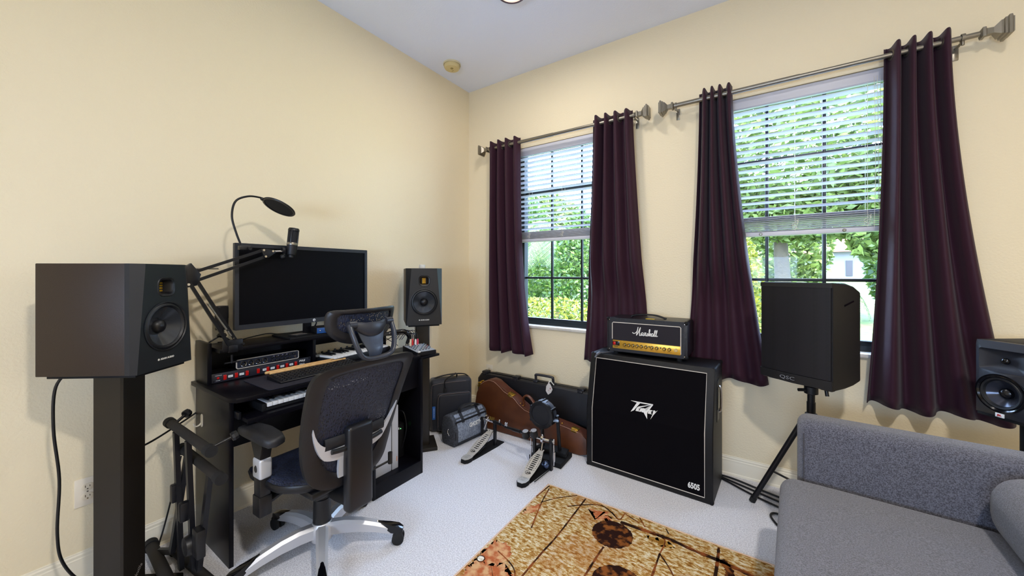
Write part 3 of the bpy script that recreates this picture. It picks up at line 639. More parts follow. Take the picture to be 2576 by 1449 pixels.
b = B(); b.tube([(.24, -2.39, .56), (.16, -2.30, .555), (.06, -2.18, .57), (.03, -2.10, .60)], .0042, smooth=6); tag(b.build('speaker_cable', BLK), 'thin black cable from the left speaker stand to behind the desk', 'cable')
b = B(); b.tube([(.03, -2.17, .40), (.035, -2.20, .25), (.03, -2.23, .10), (.05, -2.26, .012)], .0035, smooth=6); tag(b.build('power_cable', BLK), 'thin black cable against the left wall behind the folded keyboard stand', 'cable')

# folded keyboard stand
t = thing('keyboard_stand', 'folded black keyboard stand leaning between the left speaker and the desk', 'keyboard stand', (.40, -2.25, 0))
def lp(x, y, z): return (x - .40, y + 2.25, z)
def rod_part(nm, p, q, r, m, cap=None):
    b = B(); b.cyl(lp(*p), lp(*q), r, n=20)
    o = b.build(nm, m, t)
    if cap:
        p_, q_ = Vector(lp(*p)), Vector(lp(*q)); a = (q_ - p_).normalized(); b = B()
        b.cyl(p_ - a * .004, p_ + a * .028, r * 1.22, n=20); b.build('end_cap', RUBBER, o); b = B(); b.cyl(q_ - a * .028, q_ + a * .004, r * 1.22, n=20); b.build('end_cap', RUBBER, o)
rod_part('top_tube', (.205, -2.255, .632), (.665, -2.245, .622), .0175, FOAM, 1)
rod_part('top_tube', (.300, -2.235, .535), (.70, -2.225, .520), .0175, FOAM, 1)
rod_part('foot_tube', (.06, -2.285, .052), (.46, -2.305, .046), .022, FOAM, 1)
rod_part('foot_tube', (.135, -2.225, .024), (.56, -2.190, .024), .018, FOAM, 1)
def sq(nm, p, q, w=.0125, d=.0085):
    b = B(); b.tube([lp(*p), lp(*q)], 1, n=4, flat=(0, 1, 0), rf=lambda s: (d * 1.4, w * 1.4)); b.build(nm, BLKMET, t)
sq('upright', (.325, -2.262, .62), (.325, -2.245, .03)); sq('upright', (.475, -2.262, .62), (.475, -2.245, .10))
sq('upright', (.345, -2.228, .53), (.285, -2.265, .10)); sq('upright', (.60, -2.228, .52), (.50, -2.235, .10))
sq('cross_bar', (.285, -2.262, .10), (.12, -2.285, .045), .011); sq('cross_bar', (.50, -2.25, .06), (.40, -2.30, .035), .011)
for p in ((.315, -2.262, .36), (.475, -2.275, .345)):
    b = B(); b.box(lp(*p), (.03, .03, .075), .006); b.build('height_clamp', BLKMET, t)
b = B(); b.lathe([(0, .022), (.034, .018), (.038, 0), (.034, -.018), (0, -.022)], lp(.50, -2.262, .215), (0, 1, 0), 24); b.box(lp(.555, -2.25, .24), (.055, .03, .11), .006); b.build('locking_disc', BLK, t)
for p, q in (((.26, -2.25, .636), (.235, -2.21, .655)), ((.655, -2.25, .63), (.66, -2.18, .65))):
    b = B(); b.cyl(lp(*p), lp(*q), .006); v = Vector(lp(*q)); b.lathe([(0, 0), (.017, .002), (.019, .01), (.017, .022), (0, .024)], v, (Vector(lp(*q)) - Vector(lp(*p))), 8); b.build('clamp_knob', BLK, t, ang=20)

# ---------------------------------------------------------------- office chair
def mesh_mat(name, c1, c2, hole):
    m = bpy.data.materials.new(name); m.use_nodes = True; nt = m.node_tree; N = nt.nodes; L = nt.links; b = N['Principled BSDF']
    tc = N.new('ShaderNodeTexCoord'); mp = N.new('ShaderNodeMapping'); mp.inputs['Scale'].default_value = (1, .4, .45); L.new(tc.outputs['Object'], mp.inputs['Vector'])
    v = N.new('ShaderNodeTexVoronoi'); v.inputs['Scale'].default_value = 210; L.new(mp.outputs[0], v.inputs['Vector'])
    r = N.new('ShaderNodeValToRGB'); r.color_ramp.elements[0].position = .25; r.color_ramp.elements[1].position = .55; r.color_ramp.elements[0].color = lin(c1); r.color_ramp.elements[1].color = lin(c2)
    L.new(v.outputs['Distance'], r.inputs['Fac']); L.new(r.outputs['Color'], b.inputs['Base Color']); b.inputs['Roughness'].default_value = .45
    p = N.new('ShaderNodeBump'); p.inputs['Strength'].default_value = .9; p.inputs['Distance'].default_value = .002; L.new(v.outputs['Distance'], p.inputs['Height']); L.new(p.outputs['Normal'], b.inputs['Normal'])
    if hole:
        t = N.new('ShaderNodeBsdfTransparent'); mx = N.new('ShaderNodeMixShader'); mt = N.new('ShaderNodeMath'); mt.operation = 'LESS_THAN'; mt.inputs[1].default_value = hole
        L.new(v.outputs['Distance'], mt.inputs[0]); L.new(mt.outputs[0], mx.inputs[0]); L.new(b.outputs[0], mx.inputs[1]); L.new(t.outputs[0], mx.inputs[2]); L.new(mx.outputs[0], N['Material Output'].inputs[0])
    return m
CMESH = mesh_mat('chair_mesh', '#07080f', '#1a2136', .20); SMESH = mesh_mat('seat_mesh', '#0c0e17', '#232a40', 0)
ch = thing('office_chair', 'black mesh office chair with headrest and silver five star base at the desk', 'office chair', (.679, -1.829, 0), R(92))
def ip(tab, z):
    for (a, p), (c, q) in zip(tab, tab[1:]):
        if z <= c: k = (z - a) / (c - a); k = max(0, k); return p + (q - p) * k
    return tab[-1][1]
BY = [(.38, .20), (.48, .195), (.55, .205), (.65, .232), (.75, .268), (.85, .312), (.95, .360)]
def bpnt(x, z, off=0.0): return (x, -(ip(BY, z) + .032 - .55 * x * x + off), z)
half = [(0, .400), (.09, .404), (.15, .425), (.190, .475), (.213, .56), (.227, .66), (.236, .76), (.241, .84), (.240, .885), (.224, .918), (.18, .933), (.10, .940)]
ring = half + [(0, .942)] + [(-x, z) for x, z in half[:0:-1]]
R2 = spline([Vector((x, 0, z)) for x, z in ring], 6, True); cz = .68
def inner(p):
    x, z = p.x, p.z; kx = .77 if z > .55 else .77 - .12 * (.55 - z) / .15
    return Vector((x * kx, 0, cz + (z - cz) * (.865 if z > cz else .80)))
b = B(); lo = []
for p in R2:
    q = inner(p); m1 = p.lerp(q, .5)
    lo.append([bpnt(p.x, p.z, -.012), bpnt(m1.x, m1.z, -.018), bpnt(q.x, q.z, -.010), bpnt(q.x, q.z, .006), bpnt(m1.x, m1.z, .016), bpnt(p.x, p.z, .008)])
lo.append(lo[0]); b.loft(lo, False, False); b.build('back_frame', mat('chair_black', '#151418', .42, bump=(300, .15, .001)), ch, ang=60)
b = B(); q = [inner(p) for p in R2]; n = len(q); loops = []
for k in range(9):
    s_ = 1 - k / 8 * .995; loops.append([bpnt(p.x * s_, cz + (p.z - cz) * s_) for p in q])
b.loft(loops, False, True); b.build('back_mesh', CMESH, ch, ang=80)
# silver lower bracket, spine, lumbar pad
b = B(); top = []; bot = []
for i in range(33):
    u = -1 + i / 16; x = u * .200; zt = .578 + .02 * abs(u) ** 2 + .095 * abs(u) ** 6; w = .058 if abs(u) < .7 else .058 - .040 * (abs(u) - .7) / .3
    top.append((x, zt)); bot.append((x, zt - w))
for sgn in (1,):
    lp_ = [[bpnt(x, z, .020), bpnt(x2, z2, .020), bpnt(x2, z2, .008), bpnt(x, z, .008)] for (x, z), (x2, z2) in zip(top, bot)]
    b.loft(lp_)
for s in (-1, 1): b.loft([[bpnt(s * .054, z, .021), bpnt(s * .076, z, .021), bpnt(s * .076, z, .008), bpnt(s * .054, z, .008)] for z in (.445, .48, .53)])
b.build('lumbar_bracket', mat('satin_silver', '#cccccf', .38, metal=.35), ch, ang=50)
b = B(); b.box((0, -.268, .475), (.120, .052, .36), .016, seg=3); b.build('spine', mat('chair_black2', '#141418', .38), ch)
b = B(); b.tube([(x, -(ip(BY, .60) + .035 - .5 * x * x) - .006, .60 + .1 * x * x) for x in (-.14, -.09, 0, .09, .14)], 1, n=12, flat=(0, 0, 1), rf=lambda q: (.026, .010), smooth=4); b.build('lumbar_pad', mat('lumbar_black', '#141419', .6), ch)
b = B(); b.tube([(x, -(ip(BY, .56) + .055 - .4 * x * x) - .010, .565 + .6 * x * x) for x in (-.12, -.08, 0, .08, .12)], 1, n=10, flat=(0, 0, 1), rf=lambda q: (.010, .008), smooth=4); b.build('lumbar_bar', BLK, ch)
b = B(); b.tube([(0, -.25, .33), (0, -.15, .325), (0, 0, .335)], 1, n=12, rf=lambda q: (.045, .028)); b.box((0, .0, .335), (.20, .24, .05), .012); b.box((0, -.03, .375), (.30, .30, .03), .01); b.build('tilt_mechanism', BLK, ch)
b = B(); b.tube([(.10, .02, .335), (.26, .0, .33)], .005); b.box((.27, .0, .33), (.05, .022, .008), .003); b.build('lever', BLK, ch); b = B(); b.tube([(.06, -.14, .34), (.25, -.17, .36)], .005); b.tube([(.25, -.17, .40), (.25, -.17, .345)], .011); b.build('lever', BLK, ch)
# seat
def seat_pt(u, v, top):
    x = u * .232 * (1 - .10 * max(0, -v) ** 2); y = .05 + v * .225
    z = .425 + .010 * u * u - (.035 * max(0, v - .55) / .45 * (v - .55) * 2.2 if v > .55 else 0) + .008 * max(0, -v - .5)
    return (x, y, z)
b = B(); loops = []
so = rrect(2, 2, .62, 8)
for k, (sc, dz) in enumerate(((.02, .002), (.4, .0), (.7, .001), (.92, .002), (1.0, -.010))):
    loops.append([(seat_pt(p[0] * sc, p[1] * sc, 1)[0], seat_pt(p[0] * sc, p[1] * sc, 1)[1], seat_pt(p[0] * sc, p[1] * sc, 1)[2] + dz) for p in so])
b.loft(loops, True, False); b.build('seat_cushion', SMESH, ch, ang=70)
b = B(); loops = []
for sc, dz in ((1.0, -.008), (1.02, -.018), (1.0, -.038), (.90, -.052), (.5, -.056)):
    loops.append([(seat_pt(p[0] * sc, p[1] * sc, 1)[0], seat_pt(p[0] * sc, p[1] * sc, 1)[1], seat_pt(p[0], p[1], 1)[2] + dz) for p in so])
b.loft(loops, True, True); b.build('seat_shell', BLK, ch, ang=50)
# arms (the right one is the mirror image of the left)
for s in (-1, 1):
    x0 = s * .232
    arm = B()
    pad = [(-.078, .0), (-.068, .034), (-.03, .044), (.06, .047), (.14, .041), (.195, .032), (.212, .0), (.195, -.032), (.14, -.041), (.06, -.045), (-.03, -.040), (-.068, -.030)]
    loops = []
    for dz, sc in ((.0, .86), (.008, .98), (.022, 1.0), (.032, .95), (.037, .80), (.039, .4)):
        loops.append([(x0 + v * sc * -s, .066 + (u - .066) * (.5 + .5 * sc), .600 + dz - (.010 * ((u - .066) / .14) ** 2)) for u, v in pad])
    arm.loft(loops); po = arm.build('arm_pad', mat('arm_rubber', '#202024', .5), ch, ang=60)
    arm = B(); arm.prism([(.000, .608), (.115, .600), (.09, .575), (.073, .51), (.020, .51), (.013, .575)], lambda u, v, d: (x0 + d, u, v), -.020, .020, .006); arm.box((x0, .047, .475), (.036, .050, .12), .005); arm.build('arm_post', BLK, ch)
    arm = B(); arm.box((x0, .047, .480), (.050, .066, .085), .010, seg=3); ao = arm.build('arm_collar', mat('satin_silver', '#cccccf', .38, metal=.35), ch)
    arm = B(); arm.lathe([(0, .002), (.013, .002), (.015, 0)], (x0 + s * .025, .047, .480), (s, 0, 0), 24, up=(0, 0, 1), sx=.75); arm.build('height_button', BLK, ao)
    arm = B(); arm.box((x0, .047, .395), (.042, .056, .10), .005); arm.box((x0, .047, .325), (.050, .064, .085), .006); arm.tube([(x0, .05, .325), (s * .15, .055, .345)], 1, flat=(0, 1, 0), rf=lambda q: (.03, .016)); arm.build('arm_sleeve', BLK, ch)
# headrest
HB = lambda x: -(.335 - 1.9 * x * x)
hh = [(0, 1.000), (.06, 1.002), (.11, 1.018), (.147, 1.052), (.162, 1.098), (.155, 1.140), (.10, 1.145), (.05, 1.146)]
hr = hh + [(0, 1.145)] + [(-x, z) for x, z in hh[:0:-1]]
H2 = spline([Vector((x, 0, z)) for x, z in hr], 6, True)
def hpt(x, z, o=0): return (x, HB(x) - o + (z - 1.08) * -.25, z)
b = B(); lo = []
for p in H2:
    q = Vector((p.x * .80, 0, 1.086 + (p.z - 1.086) * (.68 if p.z > 1.086 else .52))); lo.append([hpt(p.x, p.z, -.006), hpt(q.x, q.z, -.006), hpt(q.x, q.z, .006), hpt((p.x + q.x) / 2, (p.z + q.z) / 2, .011), hpt(p.x, p.z, .006)])
lo.append(lo[0]); b.loft(lo, False, False); b.build('headrest_frame', mat('chair_black', '#151418', .42), ch, ang=60)
b = B(); b.loft([[hpt(p.x * .80 * s_, 1.086 + (p.z - 1.086) * (.68 if p.z > 1.086 else .52) * s_) for p in H2] for s_ in (1, .8, .6, .4, .2, .01)], False, True); b.build('headrest_mesh', CMESH, ch, ang=80)
b = B(); b.tube([(-.085, -.345, 1.085), (-.04, -.366, 1.068), (0, -.372, 1.062), (.04, -.366, 1.068), (.085, -.345, 1.085)], 1, n=12, flat=(0, 0, 1), rf=lambda q: (.012 + .018 * math.sin(math.pi * q), .009), smooth=5)
for s in (-1, 1): b.cyl((s * .072, -.352, 1.085), (s * .104, -.352, 1.085), .016)
b.build('headrest_pivot', mat('chair_grey', '#2a2c34', .35), ch)
b = B(); b.tube([(.100, -.352, 1.085), (.098, -.375, 1.04), (.085, -.392, .985), (.060, -.398, .955), (0, -.400, .948), (-.060, -.398, .955), (-.085, -.392, .985), (-.098, -.375, 1.04), (-.100, -.352, 1.085)], 1, n=10, rf=lambda q: (.013, .009), smooth=5, flat=(0, 1, 0)); b.build('headrest_loop', mat('chair_grey', '#2a2c34', .35), ch, ang=50)
b = B(); b.tube([(0, -.352, 1.060), (0, -.362, 1.02), (0, -.380, .975), (0, -.375, .925)], 1, n=12, flat=(1, 0, 0), rf=lambda q: (.070 - .042 * min(1, q * 1.2), .008), smooth=4); b.build('headrest_plate', mat('plate_blue_grey', '#343c4c', .35), ch, ang=60)
# column and base
b = B(); b.lathe([(.039, .145), (.036, .25), (.031, .252), (.029, .285), (.024, .287), (.022, .33)], (0, 0, 0), (0, 0, 1), 32); b.build('gas_column', BLK, ch)
b = B(); b.lathe([(0, .06), (.045, .062), (.052, .09), (.052, .125), (.040, .142), (0, .142)], (0, 0, 0), (0, 0, 1), 32); b.build('base_hub', SILVER, ch)
for k, wa in enumerate((43, 115, 187, 259, 331)):
    a = R(wa - 92); ca, sa = math.cos(a), math.sin(a)
    def g(r, o, z): return (r * ca - o * sa, r * sa + o * ca, z)
    b = B(); lo = []
    for r, w, z0, z1 in ((.035, .026, .085, .138), (.10, .025, .088, .142), (.17, .023, .085, .134), (.24, .021, .074, .116), (.30, .018, .058, .094), (.335, .014, .052, .080)):
        lo.append([g(r, -w, z0), g(r, -w, z1 - .012), g(r, -w * .55, z1), g(r, w * .55, z1), g(r, w, z1 - .012), g(r, w, z0)])
    b.loft(lo); lg = b.build('leg', SILVER, ch, ang=30)
    b = B(); lo = []
    for r, w, z0, z1 in ((.245, .010, .108, .118), (.28, .016, .085, .108), (.31, .021, .062, .100), (.345, .022, .055, .090), (.365, .014, .058, .078)):
        lo.append([g(r, -w, z0), g(r, -w * .9, z1 - .006), g(r, 0, z1), g(r, w * .9, z1 - .006), g(r, w, z0)])
    b.loft(lo); b.build('leg_cap', BLKG, lg, ang=45)
    b = B(); ax = Vector(g(0, 1, 0)); c = Vector(g(.342, 0, .0275))
    for s in (-1, 1): b.lathe([(0, s * .026), (.020, s * .026), (.027, s * .022), (.0275, s * .008), (.02, s * .005), (0, s * .005)], c, ax, 28)
    b.box(c + Vector((0, 0, .022)), (.04, .045, .022), .006, rot=a); b.cyl(c + Vector((0, 0, .02)), c + Vector((0, 0, .05)), .006); b.build('caster', RUBBER, ch)

# ---------------------------------------------------------------- bags and guitar cases in the corner
NYL = mat('black_nylon', '#171a26', .6, bump=(500, .4, .001), sheen=.2)
t = thing('equipment_bag', 'black nylon equipment bag with zips standing in the room corner', 'bag', (.268, -.528, 0), R(51.5))   # local +X along its front, local -Y outward
b = B(); b.box((0, .07, .215), (.345, .13, .42), .035, seg=4); b.build('bag_body', NYL, t)
b = B(); b.box((.02, -.008, .17), (.27, .05, .30), .022, seg=4); b.build('front_pocket', NYL, t)
ZIP = mat('zip_tape', '#5b5152', .5)
b = B(); b.tube([(-.155, .012, .03), (-.16, .010, .2), (-.158, .008, .36), (-.135, .006, .39), (-.02, .006, .400), (.12, .006, .402)], .0028, smooth=5); b.tube([(-.112, -.030, .06), (-.114, -.032, .2), (-.108, -.030, .29), (-.08, -.030, .315), (.02, -.030, .318), (.14, -.030, .318)], .0028, smooth=5); b.cyl((-.113, -.036, .15), (-.113, -.036, .12), .003); b.build('zip', ZIP, t)
b = B(); b.tube([(-.05, .0, .36), (-.055, -.014, .42), (-.02, -.02, .452), (.04, .02, .462), (.05, .06, .43)], 1, flat=(0, 1, 0), rf=lambda q: (.016, .003), smooth=5); b.tube([(-.05, .0, .30), (-.05, -.002, .36)], 1, flat=(1, 0, 0), rf=lambda q: (.015, .003)); b.tube([(-.14, .08, .42), (-.06, .06, .445), (.04, .07, .45), (.12, .08, .44), (.15, .07, .42)], 1, flat=(0, 1, 0), rf=lambda q: (.016, .004), smooth=5); b.build('carry_strap', mat('webbing', '#12131a', .7), t)
b = B(); b.box((-.142, -.0015, .165), (.024, .003, .105), .001); o = b.build('blue_tag', mat('tag_blue', '#1f62b8', .5), t)
text('tag_lettering', 'microcosm', .017, mat('tag_ink', '#b9cdf0', .5), o, face_M((-.142, -.0034, .165), (0, 0, 1), (-1, 0, 0)), extr=.0003)
GR = mat('grey_melange', '#6c7380', .9, bump=(300, .5, .001), var=(90, '#8d95a3', .4, .65)); GRD = mat('grey_melange_dark', '#34363c', .9, var=(90, '#4a4d55', .4, .65))
t = thing('duffel_bag', 'small grey duffel bag with white lettering on the carpet before the corner', 'bag', (.438, -.553, 0), R(84))
b = B(); b.prism([(-.06, 0), (.06, 0), (.078, .03), (.080, .12), (.055, .20), (.02, .222), (-.03, .222), (-.062, .20), (-.08, .12), (-.078, .03)], lambda u, v, d: (d * (1 + .10 * v), -u, v), -.175, .175, .014, 3); b.build('bag_body', GRD, t)
b = B(); b.prism([(.062, .03), (.0815, .035), (.0835, .12), (.066, .175), (.058, .17)], lambda u, v, d: (d, -u, v), -.145, .155, .006); b.build('front_panel', GR, t)
b = B(); b.prism([(.058, .182), (.064, .186), (.03, .226), (.022, .222)], lambda u, v, d: (d, -u, v), -.145, .15, .002); b.build('top_flap', GR, t)
b = B(); b.box((0, -.070, .180), (.325, .004, .016), .001, rot=Matrix.Rotation(R(25), 4, 'X')); b.tube([(-.155, -.088, .03), (.16, -.088, .03)], .004); b.tube([(-.168, -.05, .18), (-.17, -.08, .1), (-.165, -.07, .03)], .004)
for x in (-.085, .085): b.tube([(x, -.074, .165), (x, -.055, .20), (x, -.03, .228)], 1, flat=(1, 0, 0), rf=lambda q: (.014, .003))
b.build('trim', mat('webbing', '#12131a', .7), t)
b = B(); b.tube([(-.085, -.02, .226), (-.08, -.04, .262), (-.02, -.045, .270), (.05, -.045, .266), (.085, -.03, .23)], 1, flat=(0, 1, 0), rf=lambda q: (.014, .005), smooth=5); b.tube([(-.05, .02, .226), (0, .03, .25), (.10, .01, .245), (.14, .0, .225)], 1, flat=(0, 1, 0), rf=lambda q: (.014, .004), smooth=5); b.build('handle', mat('webbing', '#12131a', .7), t)
text('lettering', 'GHOSTFIRE', .042, WHITE, t, face_M((.045, -.0848, .128), (1, 0, 0), (0, .16, 1)), bold=.0012, sx=.72)
b = B(); b.tube([(-.178, .0, .12), (-.186, -.01, .10), (-.18, -.02, .08)], .003); b.sphere((-.18, -.01, .125), .006, n=10); b.build('clip', CHROME, t)

LEAN = .17
t = thing('guitar_case', 'long black guitar case lying on its side against the window wall', 'guitar case', (.79, -.140, 0))
CASEB = mat('case_black', '#141318', .5, bump=(260, .25, .001))
def cm(u, v, d): return (u - .79, d + LEAN * v * .12, v)
b = B(); b.prism([(.225, .06), (.21, .10), (.215, .34), (.25, .384), (.35, .388), (1.33, .392), (1.365, .37), (1.37, .04), (1.35, .01), (.26, .01)], cm, 0, .11, .018, 3); b.build('case_shell', CASEB, t)
b = B(); b.tube([(x, .052 + .008, .392) for x in (-.52, 0, .55)], 1, flat=(0, 1, 0), rf=lambda q: (.006, .004)); b.build('seam_valance', BLK, t)
for x in (.29, .62, .985 + .11, 1.22):
    if x == 1.095: continue
    b = B(); b.box((x - .79, .045, .395), (.055, .062, .028), .006); b.box((x - .79, .012, .385), (.04, .02, .02), .004); b.build('latch', mat('latch_black', '#1c1c21', .4), t)
b = B(); b.tube([(.02, .05, .395), (.02, .045, .437), (.035, .04, .452), (.165, .04, .452), (.18, .045, .437), (.18, .05, .395)], 1, n=12, flat=(0, 1, 0), rf=lambda q: (.014, .010), smooth=4); b.box((.02, .05, .398), (.04, .04, .018), .004); b.box((.18, .05, .398), (.04, .04, .018), .004); b.build('handle', mat('handle_grey', '#2b2b31', .45), t)
t = thing('paper_tag', 'white hexagonal paper tag hanging from the black guitar case handle', 'tag', (.975, -.177, .430))
b = B(); b.prism([(0, 0), (.018, -.016), (.034, -.05), (.020, -.078), (-.006, -.098), (-.026, -.070), (-.022, -.032)], lambda u, v, d: (u, d - .1 * v * 0, v), 0, .0012); b.build('card', mat('tag_paper', '#d9d2cc', .7), t)
b = B(); b.lathe([(.0045, 0), (.003, .0006)], (.0, -.0004, -.062), (0, -1, 0), 14); b.box((.014, -.0006, -.045), (.006, .0006, .012)); b.build('printed_mark', mat('tag_red', '#a8403c', .6), t)
b = B(); b.tube([(0, 0, -.002), (.012, .006, .012), (.045, .004, -.014)], 1, flat=(0, 0, 1), rf=lambda q: (.004, .0006), smooth=4); b.tube([(.0, 0, -.002), (.0, .02, .008)], .001); b.build('loop', WHITEP, t)

BRN = mat('brown_leatherette', '#4e2812', .42, bump=(240, .4, .0015), var=(7, '#603418', .4, .65)); BRNR = mat('brown_rim', '#5e3222', .4, bump=(240, .3, .001))
t = thing('guitar_case', 'brown curved guitar case with brass latches leaning on the black case', 'guitar case', (.80, -.325, 0))
out = [(.335, .02), (.318, .12), (.325, .26), (.355, .335), (.395, .368), (.45, .387), (.505, .380), (.56, .350), (.605, .322), (.66, .305), (.71, .286), (.765, .245), (.82, .218), (.90, .204), (1.05, .185), (1.20, .168), (1.30, .150), (1.345, .118), (1.352, .02), (1.30, .004), (.36, .004)]
def bm_(u, v, d): return (u - .80, d + .18 * v, v)
b = B(); b.prism(out, bm_, .012, .095, .004, 2); b.build('case_side', BRNR, t)
b = B(); b.prism(out, bm_, 0, .014, .006, 3); b.build('case_lid', BRN, t)
def edge(u):
    for (a, p), (c, q) in zip(out[3:18], out[4:18]):
        if a <= u <= c: return p + (q - p) * (u - a) / (c - a)
    return .3
b = B(); b.tube([bm_(u, edge(u) - .004, -.0016) for u in [.36 + .02 * i for i in range(47)]], .0011, n=6); b.build('stitching', mat('thread', '#c79a86', .6), t)
for u, a in ((.345, 62), (.67, -18), (1.245, -9)):
    z = edge(max(u, .356)); b = B(); M = Matrix.Rotation(R(-a), 4, 'Y'); b.box(bm_(u, z - .0, .03), (.055, .045, .012), .004, rot=M); b.box(bm_(u, z - .006, .004), (.045, .012, .022), .003, rot=M); b.cyl(bm_(u - .02, z + .006, .012), bm_(u + .02, z + .006 + (edge(min(u + .04, 1.3)) - z) * .5, .012), .005); b.build('latch', GOLD, t)
b = B(); b.tube([bm_(.795, .235, .035), bm_(.785, .285, .02), bm_(.815, .318, .015), bm_(.86, .305, .015), bm_(.905, .255, .02), bm_(.91, .21, .035)], 1, n=12, flat=(0, 1, 0), rf=lambda q: (.012 + .004 * math.sin(math.pi * q), .009), smooth=5); b.build('handle', mat('handle_brown', '#5c3018', .35), t)
b = B()
for u in (.765, .79, .91, 1.14): b.sphere(bm_(u, edge(u) + .003, .02), .006, n=10)
b.build('stud', GOLD, t)
o = text('lettering', 'THE', .05, mat('dull_gold', '#94803a', .5), t, face_M(bm_(.515, .085, -.0008), (-1, 0, 0), (0, -.2, -1)), bold=.0012, sx=.62)

# ---------------------------------------------------------------- kick pad and double pedal
t = thing('kick_drum_pad', 'round electronic kick drum pad on a short two leg tower', 'drum pad', (1.13, -.46, 0))
PADG = mat('pad_shell', '#4a5364', .35, metal=.3); c = Vector((-.02, -.07, .316))
b = B(); b.prism([(-.10, -.10), (.145, -.10), (.135, .09), (-.09, .09)], lambda u, v, d: (u, v, d), 0, .035, .006); b.prism([(-.10, -.02), (.14, -.02), (.12, .07), (-.08, .07)], lambda u, v, d: (u, v, d), .035, .065, .008); b.build('base', BLKM, t)
for x in (-.055, .075): b = B(); b.tube([(x, .02, .05), (x, 0, .2), (x, -.02, .315)], .0125); b.build('leg', BLK, t)
b = B(); b.lathe([(.085, 0), (.088, .01), (.086, .06), (.075, .075), (0, .08)], c, (0, 1, 0), 48)
b.build('shell', PADG, t)
b = B(); b.lathe([(.068, -.010), (.070, -.014), (.090, -.012), (.094, -.004), (.094, .008), (.086, .010)], c, (0, -1, 0) if False else (0, 1, 0), 48)
for k in range(6):
    a = R(30 + 60 * k); p = c + Vector((math.cos(a) * .091, -.002, math.sin(a) * .091)); b.cyl(p + Vector((0, -.010, 0)), p + Vector((0, .055, 0)), .009, n=16)
b.build('hoop', BLK, t)
b = B(); b.lathe([(0, -.008), (.069, -.008), (.069, -.002)], c, (0, 1, 0), 48); b.build('pad_head', mat('pad_rubber', '#121218', .7), t)
b = B(); b.prism([(-.03, .0), (.03, 0), (.025, .05), (-.025, .05)], lambda u, v, d: c + Vector((u, .005 + v, .0865 + d)), 0, .004); b.prism([(.085, 0), (.125, .01), (.125, .02), (.09, .06)], lambda u, v, d: c + Vector((u, v, .0 + d)), -.03, -.02, .002); b.build('bracket', mat('bracket_grey', '#7c8798', .35, metal=.3), t)

t = thing('double_bass_pedal', 'double kick drum pedal with two perforated silver footboards joined by a shaft', 'drum pedal', (1.16, -.74, 0))
def footboard(parent, ox, y0, y1, z1, heel):
    """board from heel hinge (y0) up to the toe (y1, z1)"""
    Lh = math.hypot(y1 - y0, z1 - .03); d = Vector((0, (y1 - y0) / Lh, (z1 - .03) / Lh)); nn = Vector((0, -d.z, d.y))
    f = lambda u, v, w: Vector((ox, y0, .030)) + Vector((u, 0, 0)) + d * v + nn * -w
    outl = [(-.028, 0), (.028, 0), (.036, .05), (.040, Lh * .45), (.040, Lh * .62), (.026, Lh * .84), (.019, Lh * .93), (.020, Lh), (.013, Lh), (.011, Lh * .95), (-.011, Lh * .95), (-.013, Lh), (-.020, Lh), (-.019, Lh * .93), (-.026, Lh * .84), (-.040, Lh * .62), (-.040, Lh * .45), (-.036, .05)]
    hs = []
    for k in range(9):
        v = Lh * (.27 + .065 * k); hw = .016 if k < 7 else .013; hs.append([(-hw, v - .0040), (hw, v - .0040), (hw, v + .0036), (-hw, v + .0036)])
        xx = .026 + .006 * math.sin(math.pi * min(1, k / 6.5)) - (.006 if k > 6 else 0)
        for s in (-1, 1): hs.append(circ(s * xx, v + .002, .0032, 8))
    b = B(); b.holed(outl, hs, f, .003); o = b.build('footboard', mat('footboard_silver', '#c6c2bc', .4, metal=.4), parent, ang=25)
    b = B(); b.holed([(u * .97, v) for u, v in outl], [], lambda u, v, w: f(u, v, w + .005), .004); b.build('board_underside', BLKM, o)
    b = B(); b.tube([f(.017 * math.cos(a_) - .004, Lh * .155 + .012 * math.sin(a_), -.0006) for a_ in [R(20 + 20 * i) for i in range(15)]], .0012, n=6); b.build('logo', BLK, o)
    text('logo', 'pdp', .019, BLK, o, Matrix.Translation(f(.003, Lh * .155, -.0008)) @ Matrix((Vector((1, 0, 0)), d, nn)).transposed().to_4x4(), shear=.35, bold=.0006, extr=.0002)
    b = B(); hp = [(-.030, 0), (-.034, -.02), (-.030, -.05), (-.016, -.068), (.016, -.068), (.030, -.05), (.034, -.02), (.030, 0), (.020, 0), (.020, .012), (-.020, .012), (-.020, 0)]
    hh_ = [circ(x, y, .0024, 8) for x in (-.021, .021) for y in (-.012, -.026, -.040)] + [[(x - .0015, y), (x + .0015, y), (x + .0015, y + .02), (x - .0015, y + .02)] for x in (-.009, 0, .009) for y in (-.045, -.018)]
    b.holed(hp, hh_, lambda u, v, w: (ox + u, y0 + v, .030 - w), .003); b.build('heel_plate', mat('footboard_silver', '#c6c2bc', .4, metal=.4), parent, ang=25)
    b = B(); b.prism([(u * 1.04, v * 1.04) for u, v in hp[:8]], lambda u, v, w: (ox + u, y0 + v, w), .0, .027, .003); b.build('heel_block', BLKM, parent)
    b = B(); b.prism([(-.034, 0), (.034, 0), (.050, y1 - y0 + .02), (.050, y1 - y0 + .10), (-.050, y1 - y0 + .10), (-.050, y1 - y0 + .02)], lambda u, v, w: (ox + u, y0 + v, w), 0, .008, .002); b.build('base_plate', BLKM, parent)
